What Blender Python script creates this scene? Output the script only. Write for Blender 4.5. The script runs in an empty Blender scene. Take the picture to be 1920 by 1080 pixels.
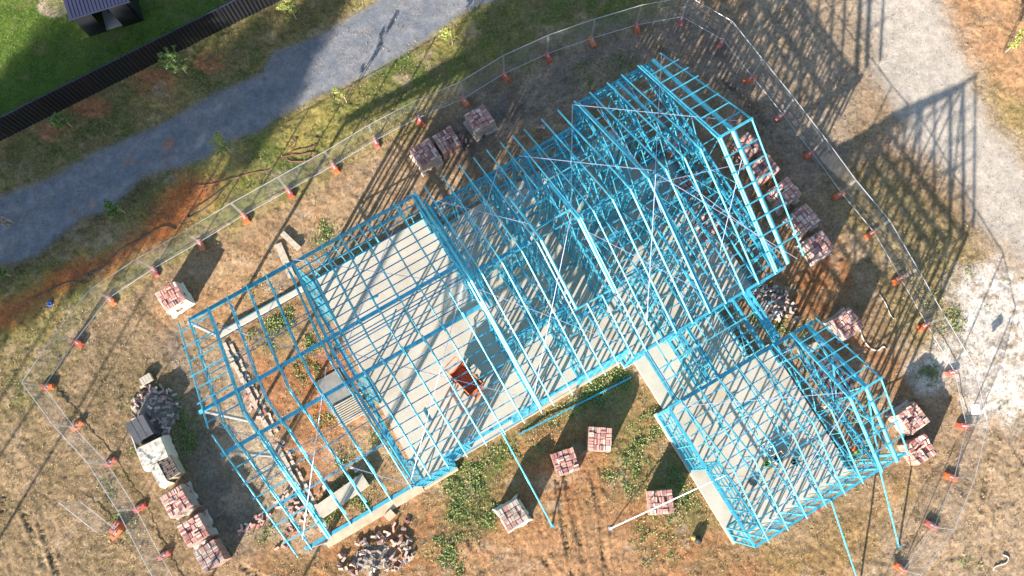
import bpy, math, random
import numpy as np
from mathutils import Vector, Matrix, Euler
R = math.radians
random.seed(7); rng = np.random.default_rng(7)
scene = bpy.context.scene
col = scene.collection
# ------------------------------------------------------------------ camera, sky, sun, exposure
F, TILT, ROLL, H = 1750.47, 0.204925, -0.073904, 42.881
c_, s_ = math.cos(TILT), math.sin(TILT)
r0, w0, u0 = Vector((1, 0, 0)), Vector((0, s_, -c_)), Vector((0, c_, s_))
CR = r0*math.cos(ROLL) + u0*math.sin(ROLL)
CU = u0*math.cos(ROLL) - r0*math.sin(ROLL)
CW = w0
cam = bpy.data.objects.new('camera', bpy.data.cameras.new('camera')); col.objects.link(cam)
cam.matrix_world = Matrix(((CR.x, CU.x, -CW.x, 0), (CR.y, CU.y, -CW.y, 0), (CR.z, CU.z, -CW.z, H), (0, 0, 0, 1)))
cam.data.sensor_width = 36; cam.data.lens = 36*F/1920; cam.data.clip_end = 3000; cam.data.clip_start = 0.5
scene.camera = cam
SUN_EL, SHADOW_AZ = 18.8, 58.3
w = bpy.data.worlds.new('World'); scene.world = w; w.use_nodes = True
nt = w.node_tree; nt.nodes.clear()
sky = nt.nodes.new('ShaderNodeTexSky'); sky.sky_type = 'NISHITA'; sky.sun_disc = False
sky.sun_elevation = R(SUN_EL); sky.sun_rotation = R(90-(SHADOW_AZ+180)); sky.air_density = 1.0; sky.dust_density = 0.6
bg = nt.nodes.new('ShaderNodeBackground'); bg.inputs[1].default_value = 0.08
wo = nt.nodes.new('ShaderNodeOutputWorld')
nt.links.new(sky.outputs[0], bg.inputs[0]); nt.links.new(bg.outputs[0], wo.inputs[0])
sl = bpy.data.lights.new('sun', 'SUN'); sl.energy = 5.0; sl.angle = R(0.5); sl.color = (1.0, 0.90, 0.79)
so = bpy.data.objects.new('sun', sl); col.objects.link(so)
_d = Vector((math.cos(R(SHADOW_AZ))*math.cos(R(SUN_EL)), math.sin(R(SHADOW_AZ))*math.cos(R(SUN_EL)), -math.sin(R(SUN_EL))))
so.rotation_euler = _d.to_track_quat('-Z', 'Y').to_euler(); so.location = (-60, -90, 60)
scene.view_settings.view_transform = 'Standard'; scene.view_settings.look = 'None'
scene.view_settings.exposure = 1.85; scene.view_settings.gamma = 1

def at(px, py, z=0.0):
    """world point at height z seen at photo pixel (1920x1080)"""
    d = CR*((px-960)/F) - CU*((py-540)/F) + CW
    k = (z-H)/d.z
    return Vector((d.x*k, d.y*k, z))
TH = R(26.2); CT, ST = math.cos(TH), math.sin(TH)
def uv2w(u, v, z=0.0): return Vector((u*CT - v*ST, u*ST + v*CT, z))
def w2uv(p): return (p.x*CT + p.y*ST, -p.x*ST + p.y*CT)
def uva(px, py, z=0.0): return w2uv(at(px, py, z))

# ------------------------------------------------------------------ helpers
def new_obj(name, data, parent=None):
    o = bpy.data.objects.new(name, data); col.objects.link(o)
    if parent is not None: o.parent = parent
    return o
def tag(o, label=None, cat=None, group=None, kind=None):
    if label: o['label'] = label
    if cat: o['category'] = cat
    if group: o['group'] = group
    if kind: o['kind'] = kind
    return o
def empty(name, loc=(0, 0, 0), rz=0.0):
    o = new_obj(name, None); o.location = loc; o.rotation_euler = (0, 0, rz); o.empty_display_size = 0.2
    return o
def copy_tree(o):
    c = o.copy(); col.objects.link(c)
    for ch in KIDS.get(o.name, []):
        d = ch.copy(); col.objects.link(d); d.parent = c
    return c
KIDS = {}
class MB:
    def __init__(s): s.v = []; s.f = []
    def beam(s, a, b, w=.04, h=.04, up=(0, 0, 1)):
        a = Vector(a); b = Vector(b); d = (b-a)
        if d.length < 1e-6: return s
        d.normalize(); up = Vector(up)
        if abs(d.dot(up)) > .98: up = Vector((1, 0, 0))
        x = d.cross(up).normalized()*(w/2); y = x.cross(d).normalized()*(h/2)
        n = len(s.v)
        for p in (a, b):
            for q in (-x-y, x-y, x+y, -x+y): s.v.append(tuple(p+q))
        for f in ((3, 2, 1, 0), (4, 5, 6, 7), (0, 1, 5, 4), (1, 2, 6, 5), (2, 3, 7, 6), (3, 0, 4, 7)): s.f.append(tuple(n+i for i in f))
        return s
    def beamc(s, a, b, w=.05, h=.09, up=(0, 0, 1)):
        """rolled steel member: box section with eased top edges"""
        a = Vector(a); b = Vector(b); d = (b-a).normalized(); up = Vector(up)
        x = d.cross(up).normalized(); y = x.cross(d).normalized(); c = .36*w; n = len(s.v)
        pr = ((-w/2, -h/2), (w/2, -h/2), (w/2, h/2-c*.6), (w/2-c, h/2), (-w/2+c, h/2), (-w/2, h/2-c*.6))
        for p in (a, b):
            for q in pr: s.v.append(tuple(p+x*q[0]+y*q[1]))
        s.f.append(tuple(n+i for i in range(5, -1, -1))); s.f.append(tuple(n+6+i for i in range(6)))
        for i in range(6): j = (i+1) % 6; s.f.append((n+i, n+j, n+6+j, n+6+i))
        return s
    def chan(s, a, b, w=.045, h=.09, t=.006, up=(0, 0, 1), side=1):
        """C-section steel channel: web and two flanges"""
        a = Vector(a); b = Vector(b); d = (b-a).normalized(); up = Vector(up)
        if abs(d.dot(up)) > .98: up = Vector((1, 0, 0))
        x = d.cross(up).normalized(); y = x.cross(d).normalized()
        s.beam(a+x*side*(w/2-t/2), b+x*side*(w/2-t/2), t, h, up)
        for k in (-1, 1):
            s.beam(a+y*k*(h/2+.0005), b+y*k*(h/2+.0005), w, t, up)
        return s
    def box(s, c, size, rz=0.0):
        cx, cy, cz = c; sx, sy, sz = [q/2 for q in size]; n = len(s.v); cr, sr = math.cos(rz), math.sin(rz)
        for dz in (-sz, sz):
            for dx, dy in ((-sx, -sy), (sx, -sy), (sx, sy), (-sx, sy)):
                s.v.append((cx+dx*cr-dy*sr, cy+dx*sr+dy*cr, cz+dz))
        for f in ((3, 2, 1, 0), (4, 5, 6, 7), (0, 1, 5, 4), (1, 2, 6, 5), (2, 3, 7, 6), (3, 0, 4, 7)): s.f.append(tuple(n+i for i in f))
        return s
    def poly(s, pts, z0, z1):
        n = len(s.v); m = len(pts)
        for z in (z0, z1):
            for p in pts: s.v.append((p[0], p[1], z))
        s.f.append(tuple(n+i for i in range(m-1, -1, -1))); s.f.append(tuple(n+m+i for i in range(m)))
        for i in range(m): j = (i+1) % m; s.f.append((n+i, n+j, n+m+j, n+m+i))
        return s
    def tube(s, pts, r=.03, k=8, closed=False):
        pts = [Vector(p) for p in pts]; n = len(s.v); m = len(pts)
        rr = r if isinstance(r, (list, tuple)) else [r]*m
        for i, p in enumerate(pts):
            a = pts[i-1] if (i > 0 or closed) else p; b = pts[(i+1) % m] if (i < m-1 or closed) else p
            d = (b-a).normalized(); up = Vector((0, 0, 1)) if abs(d.z) < .95 else Vector((1, 0, 0))
            x = d.cross(up).normalized(); y = x.cross(d)
            for j in range(k):
                t = 2*math.pi*j/k; s.v.append(tuple(p + (x*math.cos(t)+y*math.sin(t))*rr[i]))
        for i in range(m if closed else m-1):
            i2 = (i+1) % m
            for j in range(k):
                j2 = (j+1) % k; s.f.append((n+i*k+j, n+i*k+j2, n+i2*k+j2, n+i2*k+j))
        if not closed:
            s.f.append(tuple(n+j for j in range(k-1, -1, -1))); s.f.append(tuple(n+(m-1)*k+j for j in range(k)))
        return s
    def lathe(s, prof, k=18, c=(0, 0, 0)):
        n = len(s.v)
        for r_, z in prof:
            for j in range(k):
                t = 2*math.pi*j/k; s.v.append((c[0]+r_*math.cos(t), c[1]+r_*math.sin(t), c[2]+z))
        for i in range(len(prof)-1):
            for j in range(k):
                j2 = (j+1) % k; s.f.append((n+i*k+j, n+i*k+j2, n+(i+1)*k+j2, n+(i+1)*k+j))
        s.f.append(tuple(n+j for j in range(k-1, -1, -1))); s.f.append(tuple(n+(len(prof)-1)*k+j for j in range(k)))
        return s
    def mesh(s, name, m, smooth=False):
        me = bpy.data.meshes.new(name); me.from_pydata(s.v, [], s.f); me.materials.append(m)
        if smooth: me.polygons.foreach_set('use_smooth', [True]*len(me.polygons))
        me.update(); return me
    def build(s, name, m, parent=None, smooth=False):
        o = new_obj(name, s.mesh(name, m, smooth), parent)
        if parent is not None: KIDS.setdefault(parent.name, []).append(o)
        return o

# ------------------------------------------------------------------ materials
def mat(name, base=(.5, .5, .5), rough=.6, metal=0.0, noise=0.0, nscale=8.0, bump=0.0, bscale=40.0, rnd=None, spec=.5, alpha=1.0, isl=None, stain=None, orand=0.0):
    m = bpy.data.materials.new(name); m.use_nodes = True; t = m.node_tree; b = t.nodes['Principled BSDF']
    L = t.links.new
    b.inputs['Roughness'].default_value = rough; b.inputs['Metallic'].default_value = metal
    b.inputs['Specular IOR Level'].default_value = spec; b.inputs['Alpha'].default_value = alpha
    tc = t.nodes.new('ShaderNodeTexCoord'); src = None
    if rnd or isl:
        rp = t.nodes.new('ShaderNodeValToRGB'); rp.color_ramp.interpolation = 'CONSTANT' if rnd else 'LINEAR'
        cs = rnd or isl
        el = rp.color_ramp.elements
        while len(el) < len(cs): el.new(0.5)
        for i, cc in enumerate(cs): el[i].position = i/len(cs); el[i].color = (*cc, 1)
        if rnd:
            oi = t.nodes.new('ShaderNodeObjectInfo'); L(oi.outputs['Random'], rp.inputs[0])
        else:
            g = t.nodes.new('ShaderNodeNewGeometry'); L(g.outputs['Random Per Island'], rp.inputs[0])
        src = rp.outputs[0]
    else:
        v = t.nodes.new('ShaderNodeRGB'); v.outputs[0].default_value = (*base, 1); src = v.outputs[0]
    if orand:
        oi = t.nodes.new('ShaderNodeObjectInfo'); mo = t.nodes.new('ShaderNodeMapRange'); L(oi.outputs['Random'], mo.inputs[0]); mo.inputs[3].default_value = 1-orand; mo.inputs[4].default_value = 1+orand
        mv = t.nodes.new('ShaderNodeVectorMath'); mv.operation = 'SCALE'; L(src, mv.inputs[0]); L(mo.outputs[0], mv.inputs['Scale']); src = mv.outputs[0]
    if noise:
        n = t.nodes.new('ShaderNodeTexNoise'); n.inputs['Scale'].default_value = nscale; n.inputs['Detail'].default_value = 6
        L(tc.outputs['Object'], n.inputs['Vector'])
        mr = t.nodes.new('ShaderNodeMapRange'); mr.inputs[1].default_value = .3; mr.inputs[2].default_value = .7
        mr.inputs[3].default_value = 1-noise; mr.inputs[4].default_value = 1+noise
        L(n.outputs['Fac'], mr.inputs[0])
        mx = t.nodes.new('ShaderNodeVectorMath'); mx.operation = 'SCALE'
        L(src, mx.inputs[0]); L(mr.outputs[0], mx.inputs['Scale']); src = mx.outputs[0]
    if stain:
        n = t.nodes.new('ShaderNodeTexNoise'); n.inputs['Scale'].default_value = stain[1]; n.inputs['Detail'].default_value = 8; n.inputs['Roughness'].default_value = .65
        L(tc.outputs['Object'], n.inputs['Vector'])
        mr = t.nodes.new('ShaderNodeMapRange'); mr.inputs[1].default_value = stain[2]; mr.inputs[2].default_value = stain[3]
        L(n.outputs['Fac'], mr.inputs[0])
        mm = t.nodes.new('ShaderNodeMix'); mm.data_type = 'RGBA'; L(mr.outputs[0], mm.inputs[0]); L(src, mm.inputs[6]); mm.inputs[7].default_value = (*stain[0], 1)
        src = mm.outputs[2]
    L(src, b.inputs['Base Color'])
    if bump:
        n2 = t.nodes.new('ShaderNodeTexNoise'); n2.inputs['Scale'].default_value = bscale; n2.inputs['Detail'].default_value = 5
        L(tc.outputs['Object'], n2.inputs['Vector'])
        bp = t.nodes.new('ShaderNodeBump'); bp.inputs['Strength'].default_value = bump; bp.inputs['Distance'].default_value = .02
        L(n2.outputs['Fac'], bp.inputs['Height']); L(bp.outputs[0], b.inputs['Normal'])
    return m
M = {}
M['blue'] = mat('blue_steel', (.08, .43, .56), .42, .40, noise=.22, nscale=5, orand=.16, stain=((.30, .36, .36), 3.0, .60, .80))
M['blue2'] = mat('blue_steel_wall', (.07, .40, .53), .40, .35, noise=.22, nscale=4.0, orand=.16, stain=((.30, .36, .36), 3.0, .60, .80))
M['blueb'] = mat('blue_steel_batten', (.04, .31, .46), .42, .3, noise=.15, nscale=2.0, orand=.2)
M['strap'] = mat('galvanised_strap', (.42, .46, .60), .5, .4)
M['galv'] = mat('galvanised_steel', (.55, .57, .60), .45, .6, noise=.12, nscale=3)
M['wire'] = mat('galvanised_wire', (.30, .31, .33), .5, .5)
M['post'] = mat('grey_steel_post', (.33, .36, .39), .5, .2, noise=.1)
M['conc'] = mat('concrete', (.43, .39, .325), .75, noise=.07, nscale=1.3, bump=.25, bscale=30, stain=((.34, .27, .19), .35, .50, .72))
M['edge'] = mat('slab_edge_concrete', (.50, .37, .25), .85, noise=.2, nscale=3, bump=.3)
M['mortar'] = mat('mortar_dust', (.46, .37, .29), .9, noise=.2)
M['orange'] = mat('orange_plastic', (.62, .085, .025), .5, noise=.2, nscale=6, rnd=[(.58, .12, .04), (.62, .15, .05), (.48, .10, .06), (.42, .14, .11), (.46, .16, .12), (.60, .19, .08)])
M['cart'] = mat('orange_painted_steel', (.52, .12, .035), .55, .1, noise=.3, nscale=7)
M['black'] = mat('black_rubber', (.015, .015, .016), .7)
M['charcoal'] = mat('charcoal_steel_cladding', (.012, .013, .017), .42, .1, noise=.15, nscale=2)
M['navy'] = mat('navy_steel_roof', (.030, .035, .070), .4, .2, noise=.1, nscale=2)
M['brick'] = mat('pink_brick', rough=.85, noise=.18, nscale=30, rnd=[(0.515, 0.249, 0.198), (0.592, 0.356, 0.291), (0.374, 0.142, 0.116), (0.540, 0.320, 0.268), (0.644, 0.452, 0.372), (0.309, 0.142, 0.128), (0.463, 0.297, 0.256), (0.580, 0.285, 0.210), (0.438, 0.226, 0.198), (0.680, 0.511, 0.431)])
M['brickg'] = mat('grey_brick', rough=.85, noise=.18, nscale=30, rnd=[(.33, .26, .23), (.42, .34, .29), (.20, .16, .155), (.37, .22, .18), (.47, .40, .34), (.27, .21, .19), (.40, .27, .23)])
M['brickstk'] = mat('brick_stack', (.36, .19, .155), .85, noise=.35, nscale=14, bump=.6, bscale=20)
M['wrap'] = mat('cloudy_plastic_wrap', (.54, .46, .42), .35, noise=.12, nscale=5, alpha=.62, bump=.5, bscale=9)
M['wrapw'] = mat('white_plastic_sheet', (.56, .50, .41), .5, noise=.06, nscale=4, bump=.4, bscale=7)
M['timber'] = mat('weathered_timber', (.40, .33, .25), .8, noise=.25, nscale=6, bump=.3)
M['board'] = mat('fibre_cement_sheet', (.44, .39, .31), .8, noise=.12, nscale=3, stain=((.30, .26, .20), 2.0, .5, .7))
M['dark'] = mat('dark_grey_block', (.075, .078, .09), .7, noise=.2, nscale=5)
M['white'] = mat('white_plastic', (.60, .60, .58), .5, noise=.12, nscale=7)
M['leaf'] = mat('shrub_leaves', rough=.6, isl=[(.04, .095, .02), (.08, .16, .03), (.16, .23, .06)])
M['leafy'] = mat('yellow_green_leaves', rough=.6, isl=[(.13, .19, .03), (.22, .27, .05), (.33, .34, .09)])
M['weed'] = mat('weed_leaves', rough=.7, isl=[(.055, .10, .022), (.12, .185, .04), (.25, .29, .09)])
M['straw'] = mat('dry_grass_blades', rough=.8, isl=[(.15, .11, .055), (.24, .18, .09), (.33, .25, .14)])
M['litter'] = mat('soil_litter', rough=.9, isl=[(.09, .06, .035), (.20, .135, .08), (.38, .29, .19)])
M['bark'] = mat('tree_bark', (.11, .08, .055), .9, noise=.3)
M['hose_p'] = mat('pink_hose', (.20, .075, .065), .6)
M['hose_g'] = mat('dark_green_hose', (.03, .06, .05), .6)
M['hose_w'] = mat('pale_wrapping_strip', (.55, .50, .42), .7)
M['bluep'] = mat('blue_plastic', (.02, .12, .55), .5)
M['green'] = mat('green_plastic', (.25, .45, .05), .5)
M['yellow'] = mat('yellow_plastic', (.55, .42, .08), .5)
M['red'] = mat('red_tape', (.55, .02, .08), .5)

# ------------------------------------------------------------------ ground field
def vnoise(x, y, seed=0):
    xi = np.floor(x).astype(np.int64); yi = np.floor(y).astype(np.int64); fx = x-xi; fy = y-yi
    fx = fx*fx*(3-2*fx); fy = fy*fy*(3-2*fy)
    def h(a, b):
        n = (a*374761393 + b*668265263 + seed*974711) & 0x7fffffff
        n = ((n ^ (n >> 13))*1274126177) & 0x7fffffff
        n = n ^ (n >> 16)
        return (n & 0xffff)/65535.0
    return (h(xi, yi)*(1-fx)+h(xi+1, yi)*fx)*(1-fy) + (h(xi, yi+1)*(1-fx)+h(xi+1, yi+1)*fx)*fy
def fbm(x, y, s, seed=0, o=4):
    t = 0; a = .5; tot = 0
    for i in range(o):
        t = t + a*vnoise(x*s+i*17.3, y*s-i*9.1, seed+i); tot += a; a *= .55; s *= 2.03
    return t/tot
def axis(lo, hi, st, far):
    a = list(np.arange(lo, hi, st)); d = st*4; p = a[-1]; q = a[0]; up = []; dn = []
    while p < far: p += d; up.append(p); q -= d; dn.append(q); d *= 1.6
    return np.array(dn[::-1]+a+up)
GX = axis(-28.5, 31.0, .075, 500); GY = axis(-9.5, 30.0, .075, 500)
X, Y = np.meshgrid(GX, GY)
def P(*pts): return [tuple(at(a, b)[:2]) for a, b in pts]
def sdist(poly, x, y):
    """signed distance, positive inside"""
    d = np.full(x.shape, 1e9); ins = np.zeros(x.shape, bool); n = len(poly)
    for i in range(n):
        ax, ay = poly[i]; bx, by = poly[(i+1) % n]; ex, ey = bx-ax, by-ay
        t = np.clip(((x-ax)*ex+(y-ay)*ey)/(ex*ex+ey*ey+1e-9), 0, 1)
        d = np.minimum(d, np.hypot(x-ax-t*ex, y-ay-t*ey))
        cnd = ((ay > y) != (by > y)) & (x < (bx-ax)*(y-ay)/(by-ay+1e-12)+ax); ins ^= cnd
    return np.where(ins, d, -d)
WX = (fbm(X, Y, .55, 3)-.5)*1.6 + (fbm(X, Y, 2.6, 5, 3)-.5)*.5
WY = (fbm(X, Y, .55, 13)-.5)*1.6 + (fbm(X, Y, 2.6, 15, 3)-.5)*.5
N1 = fbm(X, Y, .35, 21); N2 = fbm(X, Y, 1.6, 31); N3 = fbm(X, Y, 5.0, 41, 3); N4 = fbm(X, Y, 1.0, 51)
def mask(poly, soft=.3, warp=1.0, bias=0.0):
    d = sdist(poly, X+WX*warp, Y+WY*warp)+bias
    return np.clip(d/soft*.5+.5, 0, 1)
C = np.zeros(X.shape+(3,)); G = np.zeros(X.shape)
def lay(colr, m, colr2=None, nz=None):
    cc = np.array(colr, float)
    if colr2 is not None:
        k = np.clip((nz-.5)*2.6+.5, 0, 1)[..., None]; cc = cc*(1-k)+np.array(colr2)*k
    C[:] = C*(1-m[..., None]) + cc*m[..., None]
def layg(g, m): G[:] = G*(1-m) + g*m
one = np.ones(X.shape)
TAN = (.34, .25, .165); TAN2 = (.30, .215, .125); RED = (.30, .115, .045); DRYG = (.25, .20, .085); GRN = (.085, .115, .03); GREY = (.27, .245, .215)
lay(TAN, one, (.255, .175, .10), N2); layg(.15, one)
# left lower paddock, dry grass
m = mask(P((-300, 560), (120, 640), (260, 560), (420, 640), (330, 760), (400, 1150), (-300, 1300)), 1.2)
lay((.30, .225, .14), m, (.20, .155, .085), N2); layg(.55, m)
# grass strip south of the drive
m = mask(P((-300, 560), (120, 470), (250, 370), (420, 255), (640, 150), (870, 15), (1000, -90), (1300, -120), (1250, 30), (1080, 60), (930, 130), (760, 240), (620, 320), (480, 400), (330, 470), (200, 560), (60, 640), (-300, 800)), .9)
lay((.33, .285, .09), m, (.22, .22, .055), N2); layg(.7, m)
m2 = m*np.clip((N1-.53)*6, 0, 1); lay((.10, .15, .035), m2)
m = mask(P((640, 240), (800, 160), (960, 90), (1150, 20), (1250, -30), (1000, -60), (930, 10), (800, 120), (640, 210)), .9); lay((.12, .16, .04), m, (.20, .18, .08), N2); layg(.8, m)
# darker grey-brown dirt north of the house
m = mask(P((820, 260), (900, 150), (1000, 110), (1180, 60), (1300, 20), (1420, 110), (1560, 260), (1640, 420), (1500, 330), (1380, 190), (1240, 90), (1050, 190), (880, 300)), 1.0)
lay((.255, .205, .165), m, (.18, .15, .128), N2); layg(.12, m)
# verge between metal fence and drive
m = mask(P((-300, 300), (0, 262), (200, 160), (533, -2), (760, -120), (820, -60), (620, 60), (500, 130), (400, 185), (200, 285), (0, 380), (-300, 480)), .35, .5)
lay((.22, .195, .085), m, (.11, .14, .04), N2); layg(.8, m)
bare = np.clip((N1-.5)*9, 0, 1)*np.clip((N2-.45)*8, 0, 1)
for ctr in ((400, 115, 1.0), (285, 155, 1.3), (165, 195, 1.1), (90, 238, .9), (300, 185, .8)):
    p = at(ctr[0], ctr[1]); d = np.hypot((X+WX*.8-p.x), (Y+WY*.8-p.y)*1.4)
    lay((.42, .20, .095), np.clip((ctr[2]-d)/.35, 0, 1)*np.clip((N2-.3)*6, 0, 1))
m = mask(P((270, 170), (330, 150), (420, 190), (300, 240), (240, 220)), .8); lay((.27, .225, .09), m*.8)
m = mask(P((560, 70), (700, -20), (760, -60), (640, 60), (520, 130)), .6); lay((.33, .27, .12), m*.8)
# red trench soil
m = mask(P((-200, 610), (0, 560), (60, 545), (120, 500), (200, 470), (260, 425), (300, 385), (345, 325), (410, 340), (400, 385), (350, 425), (265, 470), (205, 515), (120, 555), (60, 592), (0, 615), (-200, 700)), .5, .7)
MRED = mask(P((1790, 480), (1960, 480), (1960, 800), (1830, 800), (1730, 740)), .6)*.8; MRED = np.maximum(MRED, m); lay((.46, .165, .055), m, (.33, .125, .05), N2); layg(.0, m)
m = mask(P((0, 620), (60, 590), (180, 570), (120, 680), (60, 780), (0, 800)), .8); lay((.13, .14, .05), m*.8, (.24, .19, .09), N2); layg(.8, m)
m = mask(P((130, 350), (240, 340), (330, 320), (290, 390), (170, 440), (60, 520), (-40, 530), (30, 470)), .7); lay((.15, .135, .065), m, (.09, .09, .04), N2); layg(.7, m)
# site dirt, orange-tinged left of house
m = mask(P((370, 480), (520, 400), (640, 330), (740, 330), (620, 420), (540, 500), (400, 590), (300, 640), (340, 540)), 1.2); lay((.37, .27, .165), m, (.31, .20, .11), N4); layg(.15, m)
m = mask(P((360, 560), (450, 520), (500, 560), (420, 620), (330, 640), (300, 600)), .8); lay((.40, .23, .11), m*.8)
# damp dark path between pallets and frame, lower left
m = mask(P((330, 620), (360, 760), (430, 870), (520, 960), (440, 1040), (390, 1000), (350, 880), (340, 800), (330, 700), (290, 640)), .8); lay((.22, .19, .155), m, (.18, .155, .13), N2); layg(.1, m)
# inside alfresco: red soil, concrete crumbs
m = mask(P((435, 620), (560, 540), (640, 640), (720, 800), (780, 900), (600, 1010), (520, 860)), .4, .5)
lay((.36, .14, .055), m, (.32, .20, .11), np.clip(N1*1.0, 0, 1)); layg(.15, m)
m = mask(P((400, 680), (450, 700), (520, 850), (560, 900), (500, 900), (440, 800)), .6); lay((.36, .31, .25), m*.8)
m = mask(P((440, 690), (600, 1000), (520, 1020), (420, 820)), .6); lay((.33, .28, .21), m*.7)
m = mask(P((640, 800), (700, 760), (790, 900), (640, 980), (600, 900)), .7, 1.2); lay((.36, .26, .16), m, (.30, .19, .10), N2)
m = mask(P((450, 620), (560, 560), (600, 640), (520, 690), (460, 680)), .7, 1.2); lay((.34, .24, .14), m*.8, (.20, .17, .08), N2)
# south garden bed
m = mask(P((600, 1010), (860, 880), (1170, 690), (1230, 760), (1380, 1020), (1600, 1080), (1500, 1300), (500, 1300), (480, 1040)), .8)
lay((.34, .175, .085), m, (.27, .175, .085), N2); layg(.45, m)
m = mask(P((820, 880), (940, 830), (1000, 760), (1180, 700), (1240, 770), (1100, 770), (980, 830), (960, 900), (930, 980), (860, 1010), (830, 940)), .6)
lay((.13, .15, .045), m, (.27, .19, .085), N4); layg(.9, m)
m = mask(P((1180, 740), (1260, 860), (1330, 960), (1280, 990), (1200, 900), (1130, 860), (1160, 780)), .6); lay((.17, .165, .06), m*.8, (.29, .20, .09), N4); layg(.8, m)
m = mask(P((1000, 830), (1080, 790), (1110, 800), (1040, 850)), .5); lay((.40, .20, .09), m*.8)
m = mask(P((840, 1020), (960, 1000), (1100, 960), (1200, 980), (1240, 1090), (850, 1120)), .8); lay((.37, .225, .125), m*.8)
# right lower paddock
m = mask(P((1600, 1120), (1650, 930), (1760, 880), (1800, 800), (1960, 780), (2200, 800), (2200, 1300), (1600, 1300)), .9)
lay((.38, .29, .20), m, (.30, .225, .14), N2); layg(.25, m)
m = mask(P((1440, 1040), (1560, 960), (1700, 880), (1720, 940), (1640, 1000), (1600, 1090), (1440, 1120)), .8); lay((.33, .215, .115), m, (.28, .19, .075), N2); layg(.5, m)
# red soil right of the link, brown east side
m = mask(P((1400, 540), (1500, 480), (1600, 440), (1600, 520), (1560, 590), (1640, 640), (1740, 720), (1720, 780), (1660, 720), (1560, 600), (1480, 620)), .6)
lay((.29, .135, .06), m, (.30, .18, .095), N2); layg(.1, m)
m = mask(P((1560, 330), (1640, 300), (1780, 400), (1830, 470), (1790, 560), (1760, 640), (1700, 640), (1630, 500), (1560, 420)), .8)
lay((.34, .27, .14), m, (.22, .18, .08), N2); layg(.7, m)
# north-east graded area
m = mask(P((1380, -100), (1700, -100), (1660, 120), (1580, 290), (1480, 260), (1400, 120)), .9); lay((.34, .27, .19), m, (.30, .25, .195), N2); layg(.1, m)
# orange soil far right
m = mask(P((1730, -150), (2300, -150), (2300, 700), (1940, 330), (1860, 220), (1800, 90)), .7); lay((.47, .285, .155), m, (.40, .24, .13), N2); layg(.1, m)
m = mask(P((1830, 130), (1960, 190), (1960, 330), (1870, 240)), .6); lay((.34, .25, .12), m*.8, (.22, .21, .08), N3); layg(.6, m)
# pale lime dust
m = (.70+.30*np.clip((N4*.5+N2*.5-.38)*8, 0, 1))*mask(P((1800, 500), (1850, 470), (1960, 520), (1960, 800), (1840, 800), (1800, 720), (1730, 740), (1700, 700), (1740, 640), (1790, 620)), .5, 1.3)
lay((.80, .78, .74), m, (.55, .50, .44), N3*.6+N4*.4+.0); layg(.05, m)
m = m*np.clip((N2-.56)*7, 0, 1)*np.clip((N4-.45)*7, 0, 1); lay((.30, .24, .12), m); layg(.6, m)
# roads and lawn masks
DRIVE = P((-500, 520), (0, 380), (100, 338), (200, 285), (300, 240), (400, 185), (500, 140), (520, 105), (620, 60), (700, 15), (770, -40), (900, -120), (1100, -120), (960, -15), (890, 5), (860, 20), (800, 65), (760, 90), (700, 125), (640, 152), (560, 190), (480, 240), (420, 262), (380, 290), (330, 305), (270, 320), (230, 360), (200, 385), (150, 400), (100, 440), (60, 475), (0, 490), (-500, 640))
mdr = mask(DRIVE, .22, .16, .22)
lay((.155, .17, .195), mdr, (.21, .215, .225), N2*.6+N1*.4); layg(0, mdr)
for a, b, r_ in ((322, 265, .55), (250, 305, .45), (275, 300, .35), (240, 320, .3), (318, 285, .4), (162, 378, .4), (140, 392, .4), (310, 300, .3)):
    p = at(a, b); d = np.hypot(X+WX*.7-p.x, Y+WY*.7-p.y); lay((.36, .17, .095), np.clip((r_*.8-d)/.2, 0, 1)*.7*np.clip((N2-.35)*6, 0, 1))
for off in (-.75, .75, -1.9):
    ln = [(-300, 545), (0, 430), (130, 375), (260, 300), (400, 228), (520, 170), (640, 105), (760, 40), (900, -40)]
    pw_ = [at(a, b) for a, b in ln]; dm = np.full(X.shape, 1e9)
    for a, b in zip(pw_[:-1], pw_[1:]):
        d = b-a; L_ = d.length; d = d/L_; t = np.clip((X-a.x)*d.x+(Y-a.y)*d.y, 0, L_); l = -(X-a.x)*d.y+(Y-a.y)*d.x-off
        dm = np.minimum(dm, np.hypot(np.where((t > 0) & (t < L_), l, 9), 0))
    lay((.24, .24, .25), np.clip((.38-dm)/.3, 0, 1)*mdr*np.clip((N2-.25)*3, 0, 1)*.55)
ROAD = P((1620, -150), (1740, -150), (1770, 0), (1810, 110), (1870, 230), (1960, 330), (2300, 600), (2300, 900), (1980, 520), (1880, 470), (1830, 420), (1800, 330), (1700, 260), (1640, 130), (1620, 0))
mrd = mask(ROAD, .9, .8)
lay((.47, .41, .34), mrd, (.37, .335, .29), N2*.5+N1*.5); layg(0, mrd)
LAWN = P((-400, -100), (-400, 420), (0, 264), (532, -2), (740, -110))
mlw = mask(LAWN, .1, 0)
lay((.075, .135, .018), mlw, (.115, .18, .028), N2); layg(1, mlw)
p = at(105, 8); d = np.hypot(X+WX*.3-p.x, (Y+WY*.3-p.y)*1.2); mpb = np.clip((.95-d)/.12, 0, 1); lay((.46, .36, .25), mpb); layg(0, mpb)
gcl = np.clip((fbm(X, Y, 2.2, 81)-.50)*7, 0, 1)
notp = (1-np.clip(mdr+mrd, 0, 1))
weedf = np.zeros(X.shape)
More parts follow.
